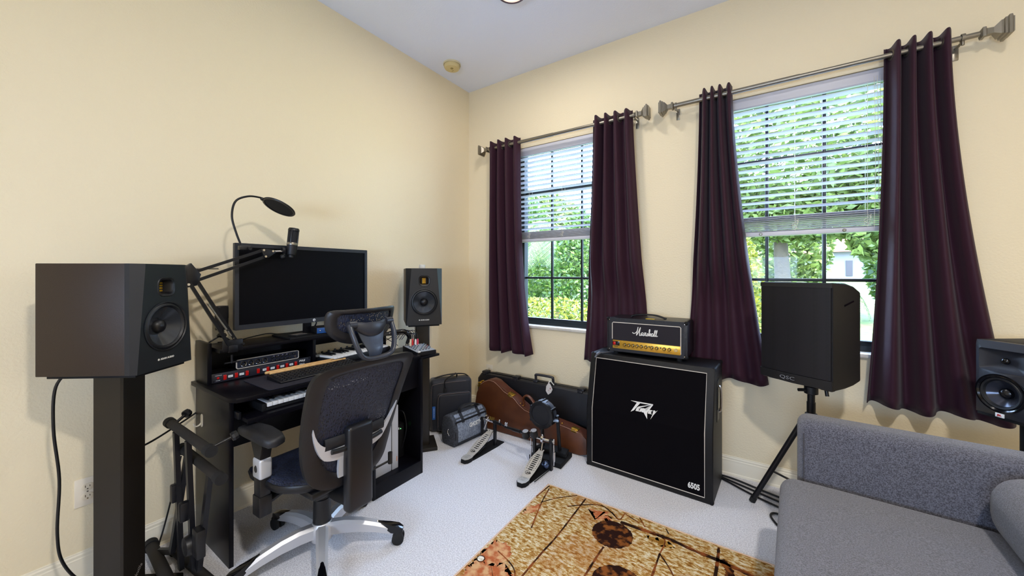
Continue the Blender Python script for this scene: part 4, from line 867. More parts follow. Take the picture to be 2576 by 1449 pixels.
# local frame origin (1.16,-.74)
footboard(t, 0.0, -.075, .125, .125, 1)
footboard(t, -.47, -.055, .190, .120, 1)
def post(x, y, z): b = B(); b.box((x, y, z / 2), (.018, .024, z), .003); b.lathe([(.015, -.008), (.015, .008)], (x, y, z), (1, 0, 0), 16); b.cyl((x - .011, y, z), (x + .011, y, z), .014); b.build('post', BLK, t)
post(-.060, .135, .190); post(.066, .135, .190); post(-.565, .205, .178); post(-.445, .205, .178)
b = B(); b.cyl((-.09, .135, .190), (.085, .135, .190), .0085, n=6); b.cyl((-.585, .205, .178), (-.43, .205, .178), .0085, n=6); b.build('axle', CHROME, t)
b = B(); b.tube([(-.43, .205, .178), (-.39, .20, .178)], .012); b.tube([(-.395, .20, .180), (-.34, .185, .176)], .006); b.tube([(-.335, .185, .176), (-.115, .150, .186)], .0095); b.tube([(-.26, .17, .180), (-.19, .16, .183)], .012); b.build('drive_shaft', BLK, t)
b = B()
for x, y, z in ((-.40, .20, .190), (-.335, .185, .190), (-.32, .182, .192), (-.10, .145, .198), (.0, .135, .204), (.085, .135, .19)): b.cyl((x, y, z - .012), (x, y, z + .012), .006, n=10); b.sphere((x, y, z + .012), .007, n=10)
b.lathe([(.010, -.006), (.022, -.006), (.022, .006), (.010, .006)], (-.52, .205, .195), (1, 0, 0), 20); b.lathe([(.010, -.008), (.024, -.008), (.024, .008), (.010, .008)], (.005, .135, .190), (1, 0, 0), 20); b.build('clamp', CHROME, t)
for x in (-.52, .0):
    b = B(); b.tube([(x, .205 if x < -.1 else .135, .175), (x, .165 if x < -.1 else .12, .12)], 1, flat=(1, 0, 0), rf=lambda q: (.006, .003)); b.build('chain', CHROME, t)
for x, z in ((-.115, .208), (-.050, .228)):
    b = B(); b.tube([(x + .02, .140, .19), (x, .115, z - .02)], .004); b.build('beater_rod', CHROME, t)
    b = B(); b.lathe([(0, -.028), (.024, -.028), (.027, -.02), (.022, .018), (0, .020)], (x, .11, z), (0, -.25, 1), 28); o = b.build('beater_head', BLK, t)
    b = B(); b.lathe([(.020, .0185), (.016, .0215), (0, .022)], (x, .11, z), (0, -.25, 1), 28); b.build('beater_cap', mat('felt_grey', '#9a9aa0', .8), o)
for x in (-.085, .088):
    b = B(); b.tube([(x, .13, .175), (x + .004, .125, .10), (x + .004, .12, .045)], .0045); b.lathe([(.0075, .0 + .006 * k if k % 2 else .006 * k) for k in range(11)], (x + .004, .124, .07), (0, .06, 1), 12); b.build('spring', CHROME, t)
b = B(); b.sphere((.035, .115, .040), .026, n=20); b.build('ball_weight', mat('steel_blue', '#5c6c8c', .15, metal=.9), t)
b = B(); b.tube([(-.10 + .155, -.06, .012), (.065, .12, .012)], .003); b.tube([(-.47 + .03, .0, .03), (-.44, .08, .05)], .004); b.build('tension_wire', BLKMET, t)

# ---------------------------------------------------------------- guitar cabinet and amplifier head
t = thing('guitar_cabinet', 'large black slanted guitar speaker cabinet standing on the carpet by the wall', 'speaker cabinet', (1.7665, -.420, 0), R(-2.55))
PR = [(0, .012), (.006, 0), (.335, 0), (.342, .01), (.342, .735), (.335, .745), (.082, .745), (.074, .737), (0, .39)]
b = B(); b.prism(PR, lambda u, v, d: (d, u, v), -.381, .381, .008, 3)
b.build('cabinet', TOLEX, t)
def fp(z): return 0 if z <= .39 else .074 * (z - .39) / .347
zz = [.034, .39, .715]
b = B(); w = .338; lo = []
b.add([(-w, fp(z) - .0015, z) for z in zz] + [(w, fp(z) - .0015, z) for z in zz] + [(-w, fp(z) + .01, z) for z in zz] + [(w, fp(z) + .01, z) for z in zz], [(0, 1, 4, 3), (1, 2, 5, 4), (0, 3, 9, 6), (2, 8, 11, 5), (0, 6, 7, 1), (1, 7, 8, 2), (3, 4, 10, 9), (4, 5, 11, 10)]); b.build('grille', CLOTH, t, ang=5)
b = B(); b.tube([(-w, -.002, .034), (w, -.002, .034), (w, -.002, .39), (w, fp(.715) - .002, .715), (-w, fp(.715) - .002, .715), (-w, -.002, .39)], .0026, n=8, closed=True); b.build('piping', PIPING, t)
# lightning style PEAVEY lettering traced as polygons (u right, v up, unit = .165 m wide)
LG = [[(0, 0.95), (0.83, 0.99), (0.78, 0.92), (0.22, 0.89)], [(0.8, 0.95), (0.7, 0.9), (0.3, 0.66), (0.27, 0.6), (0.36, 0.62)], [(0.24, 0.91), (0.36, 0.91), (0.14, 0.37), (0.02, 0.24)], [(0.25, 0.6), (0.38, 0.6), (0.35, 0.54), (0.31, 0.54), (0.3, 0.49), (0.34, 0.48), (0.32, 0.43), (0.26, 0.43), (0.36, 0.36), (0.2, 0.36)], [(0.39, 0.6), (0.47, 0.6), (0.5, 0.36), (0.43, 0.36), (0.43, 0.42), (0.39, 0.36), (0.33, 0.36)], [(0.46, 0.62), (0.54, 0.62), (0.585, 0.47), (0.79, 0.95), (0.83, 0.95), (0.63, 0.38), (0.645, 0.01), (0.5, 0.38)], [(0.7, 0.6), (0.83, 0.6), (0.8, 0.54), (0.76, 0.54), (0.75, 0.49), (0.79, 0.48), (0.77, 0.43), (0.71, 0.43), (0.81, 0.36), (0.65, 0.36)], [(0.85, 0.62), (0.91, 0.62), (0.92, 0.55), (1.0, 0.67), (0.86, 0.33), (0.76, 0.02), (0.83, 0.38)]]
b = B(); y_ = lambda v: (0 if .39 + v < .39 else 0)
for pl in LG: b.prism([(p[0] * .165, p[1] * .092) for p in pl], lambda u, v, d: (-.082 + u - .002, fp(.400 + v) - .002 - d, .400 + v), 0, .003)
b.build('logo', WHITE, t, ang=5)
text('model_number', '6505', .044, WHITE, t, face_M((.283, -.0022, .078), (1, 0, 0), (0, 0, 1)), bold=.0016, sx=.72)
b = B(); b.box((.3815, .16, .545), (.006, .075, .24), .003); o = b.build('side_handle', BLK, t)
b = B(); b.box((.385, .16, .56), (.004, .055, .13), .002); b.build('handle_recess', BLKG, o); b = B(); b.tube([(.388, .16, .63), (.398, .16, .61), (.398, .16, .50), (.388, .16, .48)], .006, smooth=4); b.build('grip', CHROME, o)
for sx in (-1, 1):
    for y, z in ((.012, .012), (.34, .012), (.09, .733), (.34, .733)):
        b = B(); b.sphere((sx * .372, y, z), .020, (.62, .75, .75), 14); b.build('corner_guard', BLKM, t)
t = thing('amplifier_head', 'black guitar amplifier head with white script logo and gold control panel', 'amplifier', (1.744, -.300, .745), R(-.3))
b = B()
for x in (-.2, .2):
    for y in (.035, .195): b.cyl((x, y, 0), (x, y, .022), .015, n=16)
b.build('foot', RUBBER, t)
b = B(); b.prism(rrect(.502, .224, .020, 5, 0, .134), lambda u, v, d: (u, d, v), 0, .228, .004, 2); b.build('cabinet', mat('head_vinyl', '#15141a', .33, bump=(330, .9, .002)), t)
b = B(); b.prism(rrect(.428, .115, .008, 4, 0, .148 + .010), lambda u, v, d: (u, -d, v), -.01, .0016); b.build('grille', mat('head_cloth', '#17121c', .8, bump=(600, .4, .001)), t)
b = B(); gx, gz0, gz1 = .214, .100, .2155; b.tube([(-gx, -.002, .104), (-gx, -.002, gz1 - .006), (-gx + .006, -.002, gz1), (gx - .006, -.002, gz1), (gx, -.002, gz1 - .006), (gx, -.002, .048)], .0028, n=8); b.build('piping', PIPING, t)
b = B(); b.box((.0015, -.002, .070), (.424, .008, .054), .0015); b.build('control_panel', mat('gold_panel', '#d9a83e', .32, metal=.55), t)
for k, x in enumerate((-.128, -.101, -.074, -.047, -.020, .009, .045, .075, .120, .150)):
    b = B(); b.lathe([(.0105, 0), (.0098, .012), (.006, .013)], (x, -.006, .072), (0, -1, 0), 20); o = b.build('knob', BLKG, t)
    b = B(); b.lathe([(0, .0135), (.0062, .0135), (.0068, .012)], (x, -.006, .072), (0, -1, 0), 18); b.box((x, -.0172, .079), (.0014, .003, .006)); b.build('knob_cap', GOLD, o)
for x in (.028, .098): b = B(); b.cyl((x, -.006, .076), (x, -.009, .076), .0042, n=14); b.build('button', BLK, t)
b = B(); b.lathe([(.0095, 0), (.0095, .004), (.005, .004), (.0045, -.001)], (.187, -.006, .072), (0, -1, 0), 20); b.build('input_jack', CHROME, t)
b = B(); b.box((-.187, -.006, .076), (.047, .004, .028), .001); o = b.build('switch_plate', BLKG, t); b = B(); b.box((-.198, -.009, .076), (.017, .004, .020), .001); b.build('power_switch', RED, o); b = B(); b.box((-.177, -.009, .076), (.017, .004, .020), .001); b.build('standby_switch', BLK, o)
INK = mat('panel_ink', '#6b4a12', .6)
for k, s_ in enumerate(('VOLUME', 'GAIN', 'MASTER', 'TREBLE', 'MIDDLE', 'BASS', 'PRESENCE', 'REVERB', 'TONE', 'RESONANCE')): text('panel_text', s_, .0045, INK, t, face_M(((-.128, -.101, -.074, -.047, -.020, .009, .045, .075, .120, .150)[k], -.0063, .054), (1, 0, 0), (0, 0, 1)), extr=.0002)
text('panel_text', 'DSL20', .009, mat('ink_black', '#1c1608', .5), t, face_M((-.187, -.0063, .054), (1, 0, 0), (0, 0, 1)), extr=.0002, bold=.0002)
# script logo drawn as pen strokes
ST = [[(-.5, -.02), (-.46, -.08), (-.38, -.06), (-.30, .10), (-.26, .38), (-.30, .02), (-.33, -.20), (-.26, -.02), (-.16, .36), (-.20, .05), (-.20, -.20)], [(-.20, -.20), (-.13, -.17), (-.10, -.08)], [(-.05, .0), (-.10, .0), (-.14, -.10), (-.11, -.18), (-.06, -.12), (-.04, .0), (-.05, -.17), (-.01, -.17), (.01, -.08)], [(.01, -.18), (.02, .02), (.04, .0), (.07, .02), (.06, -.06), (.06, -.17), (.10, -.17), (.13, -.02)], [(.13, .0), (.17, -.10), (.14, -.18), (.10, -.15)], [(.17, -.15), (.22, .10), (.23, .26), (.20, .20), (.20, -.18), (.24, -.02), (.27, -.04), (.26, -.17), (.30, -.16)], [(.36, -.0), (.31, -.01), (.29, -.12), (.32, -.18), (.36, -.10), (.37, -.01), (.36, -.16), (.39, -.16)], [(.39, -.15), (.44, .10), (.45, .24), (.42, .16), (.41, -.12), (.44, -.17), (.47, -.12)], [(.46, -.12), (.51, .12), (.52, .24), (.49, .16), (.48, -.12), (.51, -.17), (.54, -.12)]]
b = B(); sc = .152; th = R(0)
for st in ST: b.tube([(u * sc - .003, -.0035 + .0004, .160 + v * sc * .62) for u, v in st], .0026, n=8, smooth=5)
b.build('script_logo', WHITE, t)
b = B(); b.tube([(-.115, .10, .248), (-.09, .10, .262), (-.02, .10, .268), (.05, .10, .266), (.11, .10, .248)], 1, flat=(0, 1, 0), rf=lambda q: (.014, .006), smooth=5); b.build('handle', BLK, t)
b = B(); b.box((.02, .055, .2468), (.055, .03, .0012)); b.build('yellow_sticker', mat('sticker_yellow', '#d8b51e', .5), t)
b = B()
for x in (-.236, .236):
    for z in (.035, .232): b.lathe([(0, .0015), (.0035, .0012), (.0042, 0)], (x, -.0005, z), (0, -1, 0), 14)
b.build('screw', CHROME, t)
for sx in (-1, 1):
    for z in (.030, .238): b = B(); b.sphere((sx * .243, .006, z), .022, (.55, .5, .6), 14); b.build('corner_guard', BLKM, t)
b = B(); b.tube([(1.56, -.20, .75), (1.50, -.28, .750), (1.470, -.325, .751), (1.455, -.345, .752)], .0045, smooth=6); b.tube([(1.458, -.340, .752), (1.443, -.362, .740)], .009); b.cyl((1.445, -.358, .742), (1.436, -.372, .722), .006)
tag(b.build('cable', mat('cord_grey', '#55565e', .5)), 'short grey power cord lying on the cabinet beside the amplifier head', 'cord')

# ---------------------------------------------------------------- loudspeaker on tripod
def grille_mat():
    m = mat('perforated_steel', '#121216', .5, metal=.2); nt = m.node_tree; N = nt.nodes; L = nt.links; b = N['Principled BSDF']
    tc = N.new('ShaderNodeTexCoord'); v = N.new('ShaderNodeTexVoronoi'); v.inputs['Scale'].default_value = 175; v.inputs['Randomness'].default_value = 0; L.new(tc.outputs['Object'], v.inputs['Vector'])
    r = N.new('ShaderNodeValToRGB'); r.color_ramp.elements[0].position = .28; r.color_ramp.elements[1].position = .36; r.color_ramp.elements[0].color = lin('#030305'); r.color_ramp.elements[1].color = lin('#131219'); L.new(v.outputs['Distance'], r.inputs['Fac']); L.new(r.outputs['Color'], b.inputs['Base Color']); return m
t = thing('loudspeaker', 'black loudspeaker with perforated grille on a tripod in front of the right window', 'loudspeaker', (2.505, -.4155, .735), R(-31.2))
w = .163; Hh = .510
b = B(); lo = []
for y, hw, z0, z1 in ((0.004, w, .004, Hh - .004), (.012, w, 0, Hh), (.12, w, .0, Hh - .004), (.20, w - .004, .004, Hh - .018), (.275, w - .012, .012, Hh - .045), (.285, w - .024, .024, Hh - .06)):
    r_ = .012; lo.append([(p[0], y, p[1]) for p in rrect(2 * hw, z1 - z0, r_, 4, 0, (z0 + z1) / 2)])
b.loft(lo); b.build('cabinet', mat('pa_black', '#0c0b0f', .6, bump=(350, .35, .001)), t, ang=30)
b = B(); lo = []
for i in range(13):
    u = -1 + i / 6; x = u * (w - .006); bow = .012 * (1 - u * u); lo.append([(x, -.004 - bow, .052), (x, -.004 - bow, Hh - .024), (x, .006, Hh - .024), (x, .006, .052)])
b.loft(lo); b.build('grille', grille_mat(), t, ang=40)
b = B(); lo = []
for i in range(13):
    u = -1 + i / 6; x = u * (w - .001); bow = .013 * (1 - u * u); lo.append([(x, -.003 - bow, .004 + .004 * abs(u)), (x, -.006 - bow, .050), (x, .01, .050), (x, .01, .004)])
b.loft(lo); b.build('front_bezel', mat('pa_bezel', '#0e0e12', .5), t, ang=30); b = B(); lo = []
for i in range(13):
    u = -1 + i / 6; x = u * (w - .001); bow = .013 * (1 - u * u); lo.append([(x, -.005 - bow, Hh - .024), (x, -.003 - bow, Hh - .003), (x, .01, Hh - .003), (x, .01, Hh - .024)])
b.loft(lo); b.build('front_bezel', mat('pa_bezel', '#0e0e12', .5), t, ang=30)
text('logo', 'QSC', .024, mat('logo_grey', '#85868c', .4), t, face_M((-.022, -.0195, .026), (1, 0, 0), (0, 0, 1)), sx=1.5, bold=-.0002)
b = B(); b.tube([(w + .001, .10, .40), (w - .004, .19, .418)], 1, flat=(0, 0, 1), rf=lambda q: (.005, .004)); b.build('side_groove', BLKG, t)
b = B()
for x in (-.12, .12): b.box((x, .05, -.003), (.05, .03, .012), .004)
b.cyl((0, .15, -.03), (0, .15, .01), .028); b.build('base_fitting', BLK, t)
t = thing('tripod_stand', 'black metal tripod under the loudspeaker, one leg reaching toward the cabinet', 'tripod stand', (2.583, -.287, 0))
b = B(); b.cyl((0, 0, .12), (0, 0, .62), .0190); b.cyl((0, 0, .5), (0, 0, .716), .0165); b.build('pole', BLKMET, t)
b = B(); b.lathe([(.019, .66), (.030, .665), (.030, .70), (.019, .705)], (0, 0, 0), (0, 0, 1), 24); b.cyl((-.02, -.01, .682), (-.055, -.03, .682), .008); b.build('collar', BLK, t); b = B(); b.lathe([(.026, .50), (.028, .53), (.026, .56), (.019, .565)], (0, 0, 0), (0, 0, 1), 24); b.build('collar', BLK, t); b = B(); b.lathe([(.026, .14), (.026, .19)], (0, 0, 0), (0, 0, 1), 20); b.build('collar', BLK, t)
for a in (175, 295, 55):
    a = R(a); ca, sa = math.cos(a), math.sin(a); rr = .258 if ca < -.5 else .235
    b = B(); b.cyl((ca * .03, sa * .03, .525), (ca * rr, sa * rr, .012), .0135); lg = b.build('leg', BLKMET, t)
    b = B(); b.cyl((ca * (rr - .006), sa * (rr - .006), .026), (ca * (rr + .002), sa * (rr + .002), .004), .016); b.build('rubber_foot', RUBBER, lg)
    q = .62; b = B(); b.tube([(ca * (.03 + (rr - .03) * q), sa * (.03 + (rr - .03) * q), .525 - .513 * q), (ca * .026, sa * .026, .165)], 1, n=4, flat=(-sa, ca, 0), rf=lambda s: (.010, .004)); b.build('brace', BLKMET, t)
b = B(); b.cyl((.055, -.035, .715), (.06, -.045, .672), .008); b.tube([(.052, -.03, .72), (.04, -.02, .735)], .004); b.build('safety_pin', BLK, t)

# ---------------------------------------------------------------- small monitor on the far right
t = thing('studio_speaker', 'black studio speaker with waveguide at the far right edge above the sofa', 'speaker', (3.163, -.455, .715), R(-54))
w, Hh, D = .0925, .300, .235
b = B(); b.box((0, D / 2 + .012, Hh / 2), (2 * w, D - .024, Hh), .004); b.build('cabinet', mat('pa_black', '#0c0b0f', .6), t)
JB = mat('jbl_front', '#22242c', .4)
b = B(); wf = circ(0, .098, .0735, 48); wg = rrect(.150, .088, .012, 4, 0, .226)
def jf(u, v, d): return (u, .000 + d - .010 * (1 - (u / w) ** 2) + .014 * (abs(u) / w) ** 4, v)
b.holed([(-w, 0), (w, 0), (w, .28), (w * .93, Hh), (-w * .93, Hh), (-w, .28)], [wf, wg], jf, .024, back=False); b.build('front_baffle', JB, t, ang=20)
b = B(); cen = [(0, .226)] ; lo = []
oq = rrect(.150, .088, .012, 4, 0, .226); cq = []
for p in oq: a = math.atan2((p[1] - .226) / .044, p[0] / .075); cq.append((.014 * math.cos(a), .226 + .014 * math.sin(a)))
for k in range(7):
    q = k / 6; e = q ** .75; lo.append([jf(p[0] + (c_[0] - p[0]) * q, p[1] + (c_[1] - p[1]) * q, .030 * e + (.008 * math.sin(math.pi * q) * (abs(c_[1] - .226) / .014))) for p, c_ in zip(oq, cq)])
b.loft(lo, False, True); b.build('waveguide', JB, t, ang=25)
b = B(); b.sphere((0, .014, .226), .013, (1, .8, 1), 20); b.build('tweeter_dome', BLKG, t)
b = B(); b.lathe([(.0735, .006), (.076, .013), (.070, .014), (.064, .010), (.0635, .004)], (0, 0, .098), (0, -1, 0), 48); b.build('woofer_trim', BLKG, t)
b = B(); b.lathe([(.064, .006), (.060, .012), (.054, .010), (.050, .002)], (0, 0, .098), (0, -1, 0), 48); b.build('woofer_surround', mat('surround_rubber', '#111318', .45), t)
b = B(); b.lathe([(.050, .002), (.030, -.014), (.020, -.022)], (0, 0, .098), (0, -1, 0), 48); b.build('woofer_cone', mat('cone_shiny', '#3a3d48', .18, metal=.5), t, ang=70)
b = B(); b.lathe([(.021, -.022), (.018, -.010), (.010, -.004), (0, -.002)], (0, 0, .098), (0, -1, 0), 32); b.build('dust_cap', mat('cap_black', '#0e0e12', .25), t)
b = B(); b.box((-.0, -.011, .012), (.026, .004, .016), .001); o = b.build('badge', mat('badge_white', '#dfe2e6', .3), t); text('badge_letters', 'JBL', .010, mat('badge_red', '#b02a2a', .4), o, face_M((-.0, -.0134, .012), (1, 0, 0), (0, 0, 1)), bold=.0003)
t = thing('speaker_stand', 'black column stand under the far right studio speaker, behind the sofa', 'speaker stand', (3.255, -.39, 0), R(-54))
b = B(); b.box((0, 0, .0125), (.22, .22, .025), .003); b.build('base', BLKM, t); b = B(); b.cyl((0, 0, .025), (0, 0, .703), .025); b.build('column', BLKM, t); b = B(); b.box((0, 0, .709), (.18, .20, .012), .002); b.build('top_plate', BLKM, t)

# ---------------------------------------------------------------- sofa, rug, floor cables
t = thing('sofa', 'grey fabric sofa along the right side, its arm facing the window wall', 'sofa', (2.49, -.735, 0), R(-3.0))
def soft(name, c, d, bev, m=GREYF, puff=0, seg=5, par=None, nz=0.0):
    bm = bmesh.new(); bmesh.ops.create_cube(bm, size=1.0)
    for v in bm.verts: v.co = Vector((v.co.x * d[0], v.co.y * d[1], v.co.z * d[2]))
    bmesh.ops.bevel(bm, geom=bm.edges[:], offset=bev, segments=seg, profile=.5, affect='EDGES')
    if puff:
        bmesh.ops.subdivide_edges(bm, edges=[e for e in bm.edges if e.calc_length() > .12], cuts=6, use_grid_fill=True)
        for v in bm.verts:
            f = (1 - (2 * v.co.x / d[0]) ** 2) * (1 - (2 * v.co.y / d[1]) ** 2)
            if v.co.z > 0: v.co.z += puff * max(0, f) ** .6 + nz * math.sin(9 * v.co.x + 3 * math.sin(5 * v.co.y)) * max(0, f)
    b = B(); b.bm(bm, Matrix.Translation(Vector(c))); return b.build(name, m, par or t, ang=60)
soft('arm', (.46, .075, .375), (.90, .14, .57), .045, seg=6)
soft('arm', (.46, -1.79, .375), (.90, .14, .57), .045, seg=6)
soft('seat_cushion', (.27, -.86, .32), (.64, 1.70, .195), .055, puff=.012, seg=6, nz=.004)
soft('seat_base', (.44, -.86, .155), (.84, 1.70, .13), .03)
soft('backrest', (.82, -.86, .40), (.16, 1.70, .62), .05)
soft('back_cushion', (.625, -.43, .520), (.22, .82, .23), .095, seg=6)
soft('back_cushion', (.625, -1.27, .520), (.22, .80, .23), .095, seg=6)
b = B(); b.tube([(.012 + .02, .0045, .12), (.012 + .02, .0045, .60)], .0022, n=6); b.build('seam', mat('seam_grey', '#4a484c', .9), t)
for x in (.06, .84):
    for y in (.06, -1.78): b = B(); b.cyl((x, y, .014), (x, y, .10), .022, .028); b.build('foot', BLKM, t)

rm = bpy.data.materials.new('rug_pile'); rm.use_nodes = True; nt = rm.node_tree; N = nt.nodes; L = nt.links; bs = N['Principled BSDF']; bs.inputs['Roughness'].default_value = .95; bs.inputs['Specular IOR Level'].default_value = .1
tc = N.new('ShaderNodeTexCoord'); mp = N.new('ShaderNodeMapping'); mp.inputs['Scale'].default_value = (9, 20, 1); mp.inputs['Rotation'].default_value = (0, 0, R(8)); L.new(tc.outputs['Object'], mp.inputs['Vector'])
n1 = N.new('ShaderNodeTexNoise'); n1.inputs['Scale'].default_value = 3.6; n1.inputs['Detail'].default_value = 9; n1.inputs['Roughness'].default_value = .72; L.new(mp.outputs[0], n1.inputs['Vector'])
r1 = N.new('ShaderNodeValToRGB'); cr = r1.color_ramp; cr.elements[0].position = .36; cr.elements[0].color = lin('#7a4c1c'); cr.elements[1].position = .66; cr.elements[1].color = lin('#efe4cf')
for p, c_ in ((.42, '#9a6826'), (.47, '#b98944'), (.52, '#d2b47c'), (.57, '#e2d0aa')): e = cr.elements.new(p); e.color = lin(c_)
L.new(n1.outputs['Fac'], r1.inputs['Fac'])
n2 = N.new('ShaderNodeTexNoise'); n2.inputs['Scale'].default_value = 1.6; n2.inputs['Detail'].default_value = 6; n2.inputs['Roughness'].default_value = .7; L.new(tc.outputs['Object'], n2.inputs['Vector'])
r2 = N.new('ShaderNodeValToRGB'); r2.color_ramp.elements[0].position = .52; r2.color_ramp.elements[1].position = .60; L.new(n2.outputs['Fac'], r2.inputs['Fac'])
m1 = N.new('ShaderNodeMath'); m1.operation = 'MULTIPLY'; r3 = N.new('ShaderNodeValToRGB'); r3.color_ramp.elements[0].position = .44; r3.color_ramp.elements[1].position = .58; L.new(n1.outputs['Fac'], r3.inputs['Fac'])
L.new(r2.outputs['Color'], m1.inputs[0]); m1.inputs[1].default_value = .45
mxc = N.new('ShaderNodeMixRGB'); mxc.inputs[2].default_value = lin('#a8642c'); L.new(m1.outputs[0], mxc.inputs[0]); L.new(r1.outputs['Color'], mxc.inputs[1]); L.new(mxc.outputs[0], bs.inputs['Base Color'])
n3 = N.new('ShaderNodeTexNoise'); n3.inputs['Scale'].default_value = 500; L.new(tc.outputs['Object'], n3.inputs['Vector']); bp = N.new('ShaderNodeBump'); bp.inputs['Strength'].default_value = .8; bp.inputs['Distance'].default_value = .003; L.new(n3.outputs['Fac'], bp.inputs['Height']); L.new(bp.outputs[0], bs.inputs['Normal'])
DISC = mat('rug_dark_pile', '#2b1712', .95, spec=.05, bump=(500, .8, .003), var=(26, '#8a5024', .50, .64)); RLINE = mat('rug_line_pile', '#2a1a12', .95, spec=.05, var=(14, '#8a4a24', .45, .6)); RRED = mat('rug_rust_pile', '#b8643c', .95, spec=.05, bump=(500, .8, .003), var=(30, '#d8a878', .42, .62)); REDGE = mat('rug_binding', '#d8b79c', .8); RPALE = mat('rug_pale_pile', '#e8e0d0', .95, var=(40, '#c0b090', .4, .6)); RGOLD = mat('rug_gold_pile', '#8a5c20', .95, spec=.05, bump=(500, .8, .003), var=(24, '#c99a50', .42, .62))
RX0, RY0, RX1, RY1 = 1.295, -.771, 2.83, -2.90
b = B(); b.box(((RX0 + RX1) / 2, (RY0 + RY1) / 2, .006), (RX1 - RX0 - .012, RY0 - RY1 - .012, .012), .002)
rnd = random.Random(3)
def ragged(poly, z, m, jag=.004, step=.006):
    b.m = m; pts = []
    for (x0, y0), (x1, y1) in zip(poly, poly[1:] + poly[:1]):
        n = max(1, int(math.hypot(x1 - x0, y1 - y0) / step))
        for i in range(n): pts.append((x0 + (x1 - x0) * i / n + rnd.uniform(-jag, jag), y0 + (y1 - y0) * i / n + rnd.uniform(-jag, jag)))
    b.prism(pts, lambda u, v, d: (u, v, d), .0105, z)
def stroke(pts, w, z, m, jag=.0025):
    P_ = spline([Vector((x, y, 0)) for x, y in pts], 8) if len(pts) > 2 else [Vector((*pts[0], 0)).lerp(Vector((*pts[1], 0)), i / 12) for i in range(13)]
    l, r_ = [], []
    for i, p in enumerate(P_):
        d_ = (P_[min(i + 1, len(P_) - 1)] - P_[max(i - 1, 0)]).normalized(); nn = Vector((-d_.y, d_.x, 0)); ww = w * (.75 + .5 * rnd.random()) / 2; l.append((p + nn * ww)[:2]); r_.append((p - nn * ww)[:2])
    b.m = m; b.add([(x, y, z) for x, y in l + r_] + [(x, y, .0105) for x, y in l + r_], [])
    o = len(b.v) - 4 * len(l); n = len(l); fs = []
    for i in range(n - 1): fs += [(o + i, o + i + 1, o + n + i + 1, o + n + i), (o + i, o + i + 1, o + 2 * n + i + 1, o + 2 * n + i), (o + n + i, o + n + i + 1, o + 3 * n + i + 1, o + 3 * n + i)]
    b.f += fs; b.mi += [m] * len(fs)
Z1 = .0132
ragged([(1.315, -1.34), (1.38, -1.32), (1.43, -1.37), (1.42, -1.45), (1.36, -1.48), (1.315, -1.46)], .0126, 3, .010); ragged([(1.318, -1.44), (1.40, -1.42), (1.50, -1.47), (1.55, -1.65), (1.42, -1.85), (1.318, -1.80)], .0124, 3, .013)
ragged([(1.315, -1.02), (1.36, -.96), (1.37, -1.03), (1.318, -1.10)], .0126, 3, .012); ragged([(1.60, -.85), (1.68, -.83), (1.72, -.88), (1.66, -.92)], .0124, 3, .014)
ragged([(1.90, -.905), (1.99, -.885), (2.04, -.905), (1.97, -.935)], .0124, 4, .012)
ragged(circ(1.764, -.980, .097, 40), Z1, 1, .0025); ragged(circ(1.885, -1.265, .108, 40), Z1, 1, .0025); ragged(circ(2.36, -1.30, .10, 40), Z1, 1, .0025); ragged(circ(1.62, -1.78, .12, 40), Z1, 1, .0025)
ragged(circ(1.331, -1.466, .020, 20), Z1, 2, .001); ragged(circ(1.331, -1.466, .015, 20), Z1 + .0004, 5, .001)
for pts, w_ in (([(1.311, -.786), (1.295 + .006, -.925)], .006), ([(1.324, -.812), (1.356, -.967), (1.414, -1.167)], .006), ([(1.543, -.787), (1.547, -1.124), (1.540, -1.278), (1.536, -1.437), (1.53, -1.9)], .008), ([(1.760, -1.087), (1.756, -1.181), (1.752, -1.40), (1.74, -2.2)], .009), ([(1.770, -.872), (1.912, -.865), (1.995, -.861), (2.118, -.876), (2.208, -.880), (2.35, -.90), (2.5, -.93)], .020), ([(1.987, -.985), (1.989, -1.13), (1.99, -1.5)], .009), ([(1.987, -.985), (2.062, -1.081), (2.12, -1.22)], .006), ([(2.206, -.790), (2.21, -.98), (2.20, -1.4)], .012), ([(1.350, -.956), (1.403, -.874), (1.490, -.783)], .005), ([(1.488, -.908), (1.558, -.843), (1.644, -.795), (1.747, -.851)], .006), ([(1.706, -.818), (1.757, -.858), (1.767, -.797)], .005), ([(1.765, -.791), (1.854, -.825)], .005), ([(1.842, -.782), (1.885, -.841)], .005), ([(1.913, -.871), (1.986, -.879), (1.987, -.985)], .006), ([(1.367, -1.385), (1.497, -1.441), (1.56, -1.6)], .005), ([(1.974, -.793), (1.994, -.827)], .005)): stroke(pts, w_, Z1, 2)
stroke([(2.222, -.868), (2.250, -.905), (2.261, -.946), (2.25, -1.05), (2.20, -1.12)], .034, Z1, 1)
b.m = 6
for c_, d_ in ((((RX0 + .003), (RY0 + RY1) / 2), (.009, RY0 - RY1)), ((RX1 - .003, (RY0 + RY1) / 2), (.009, RY0 - RY1)), (((RX0 + RX1) / 2, RY0 - .003), (RX1 - RX0, .009)), (((RX0 + RX1) / 2, RY1 + .003), (RX1 - RX0, .009))): b.box((c_[0], c_[1], .0065), (d_[0], d_[1], .013), .002)
tag(b.build('area_rug', [rm, DISC, RLINE, RRED, RGOLD, RPALE, REDGE], fix=True), 'patterned rug in cream, gold and rust with dark discs on the carpet', 'rug')
b = B(); b.tube([(2.10, -.06, .008), (2.22, -.075, .012), (2.36, -.115, .008), (2.50, -.16, .008), (2.58, -.20, .008), (2.75, -.24, .008)], .0055, smooth=7); tag(b.build('floor_cable', BLK), 'upper black cable running on the carpet below the baseboard', 'cable')
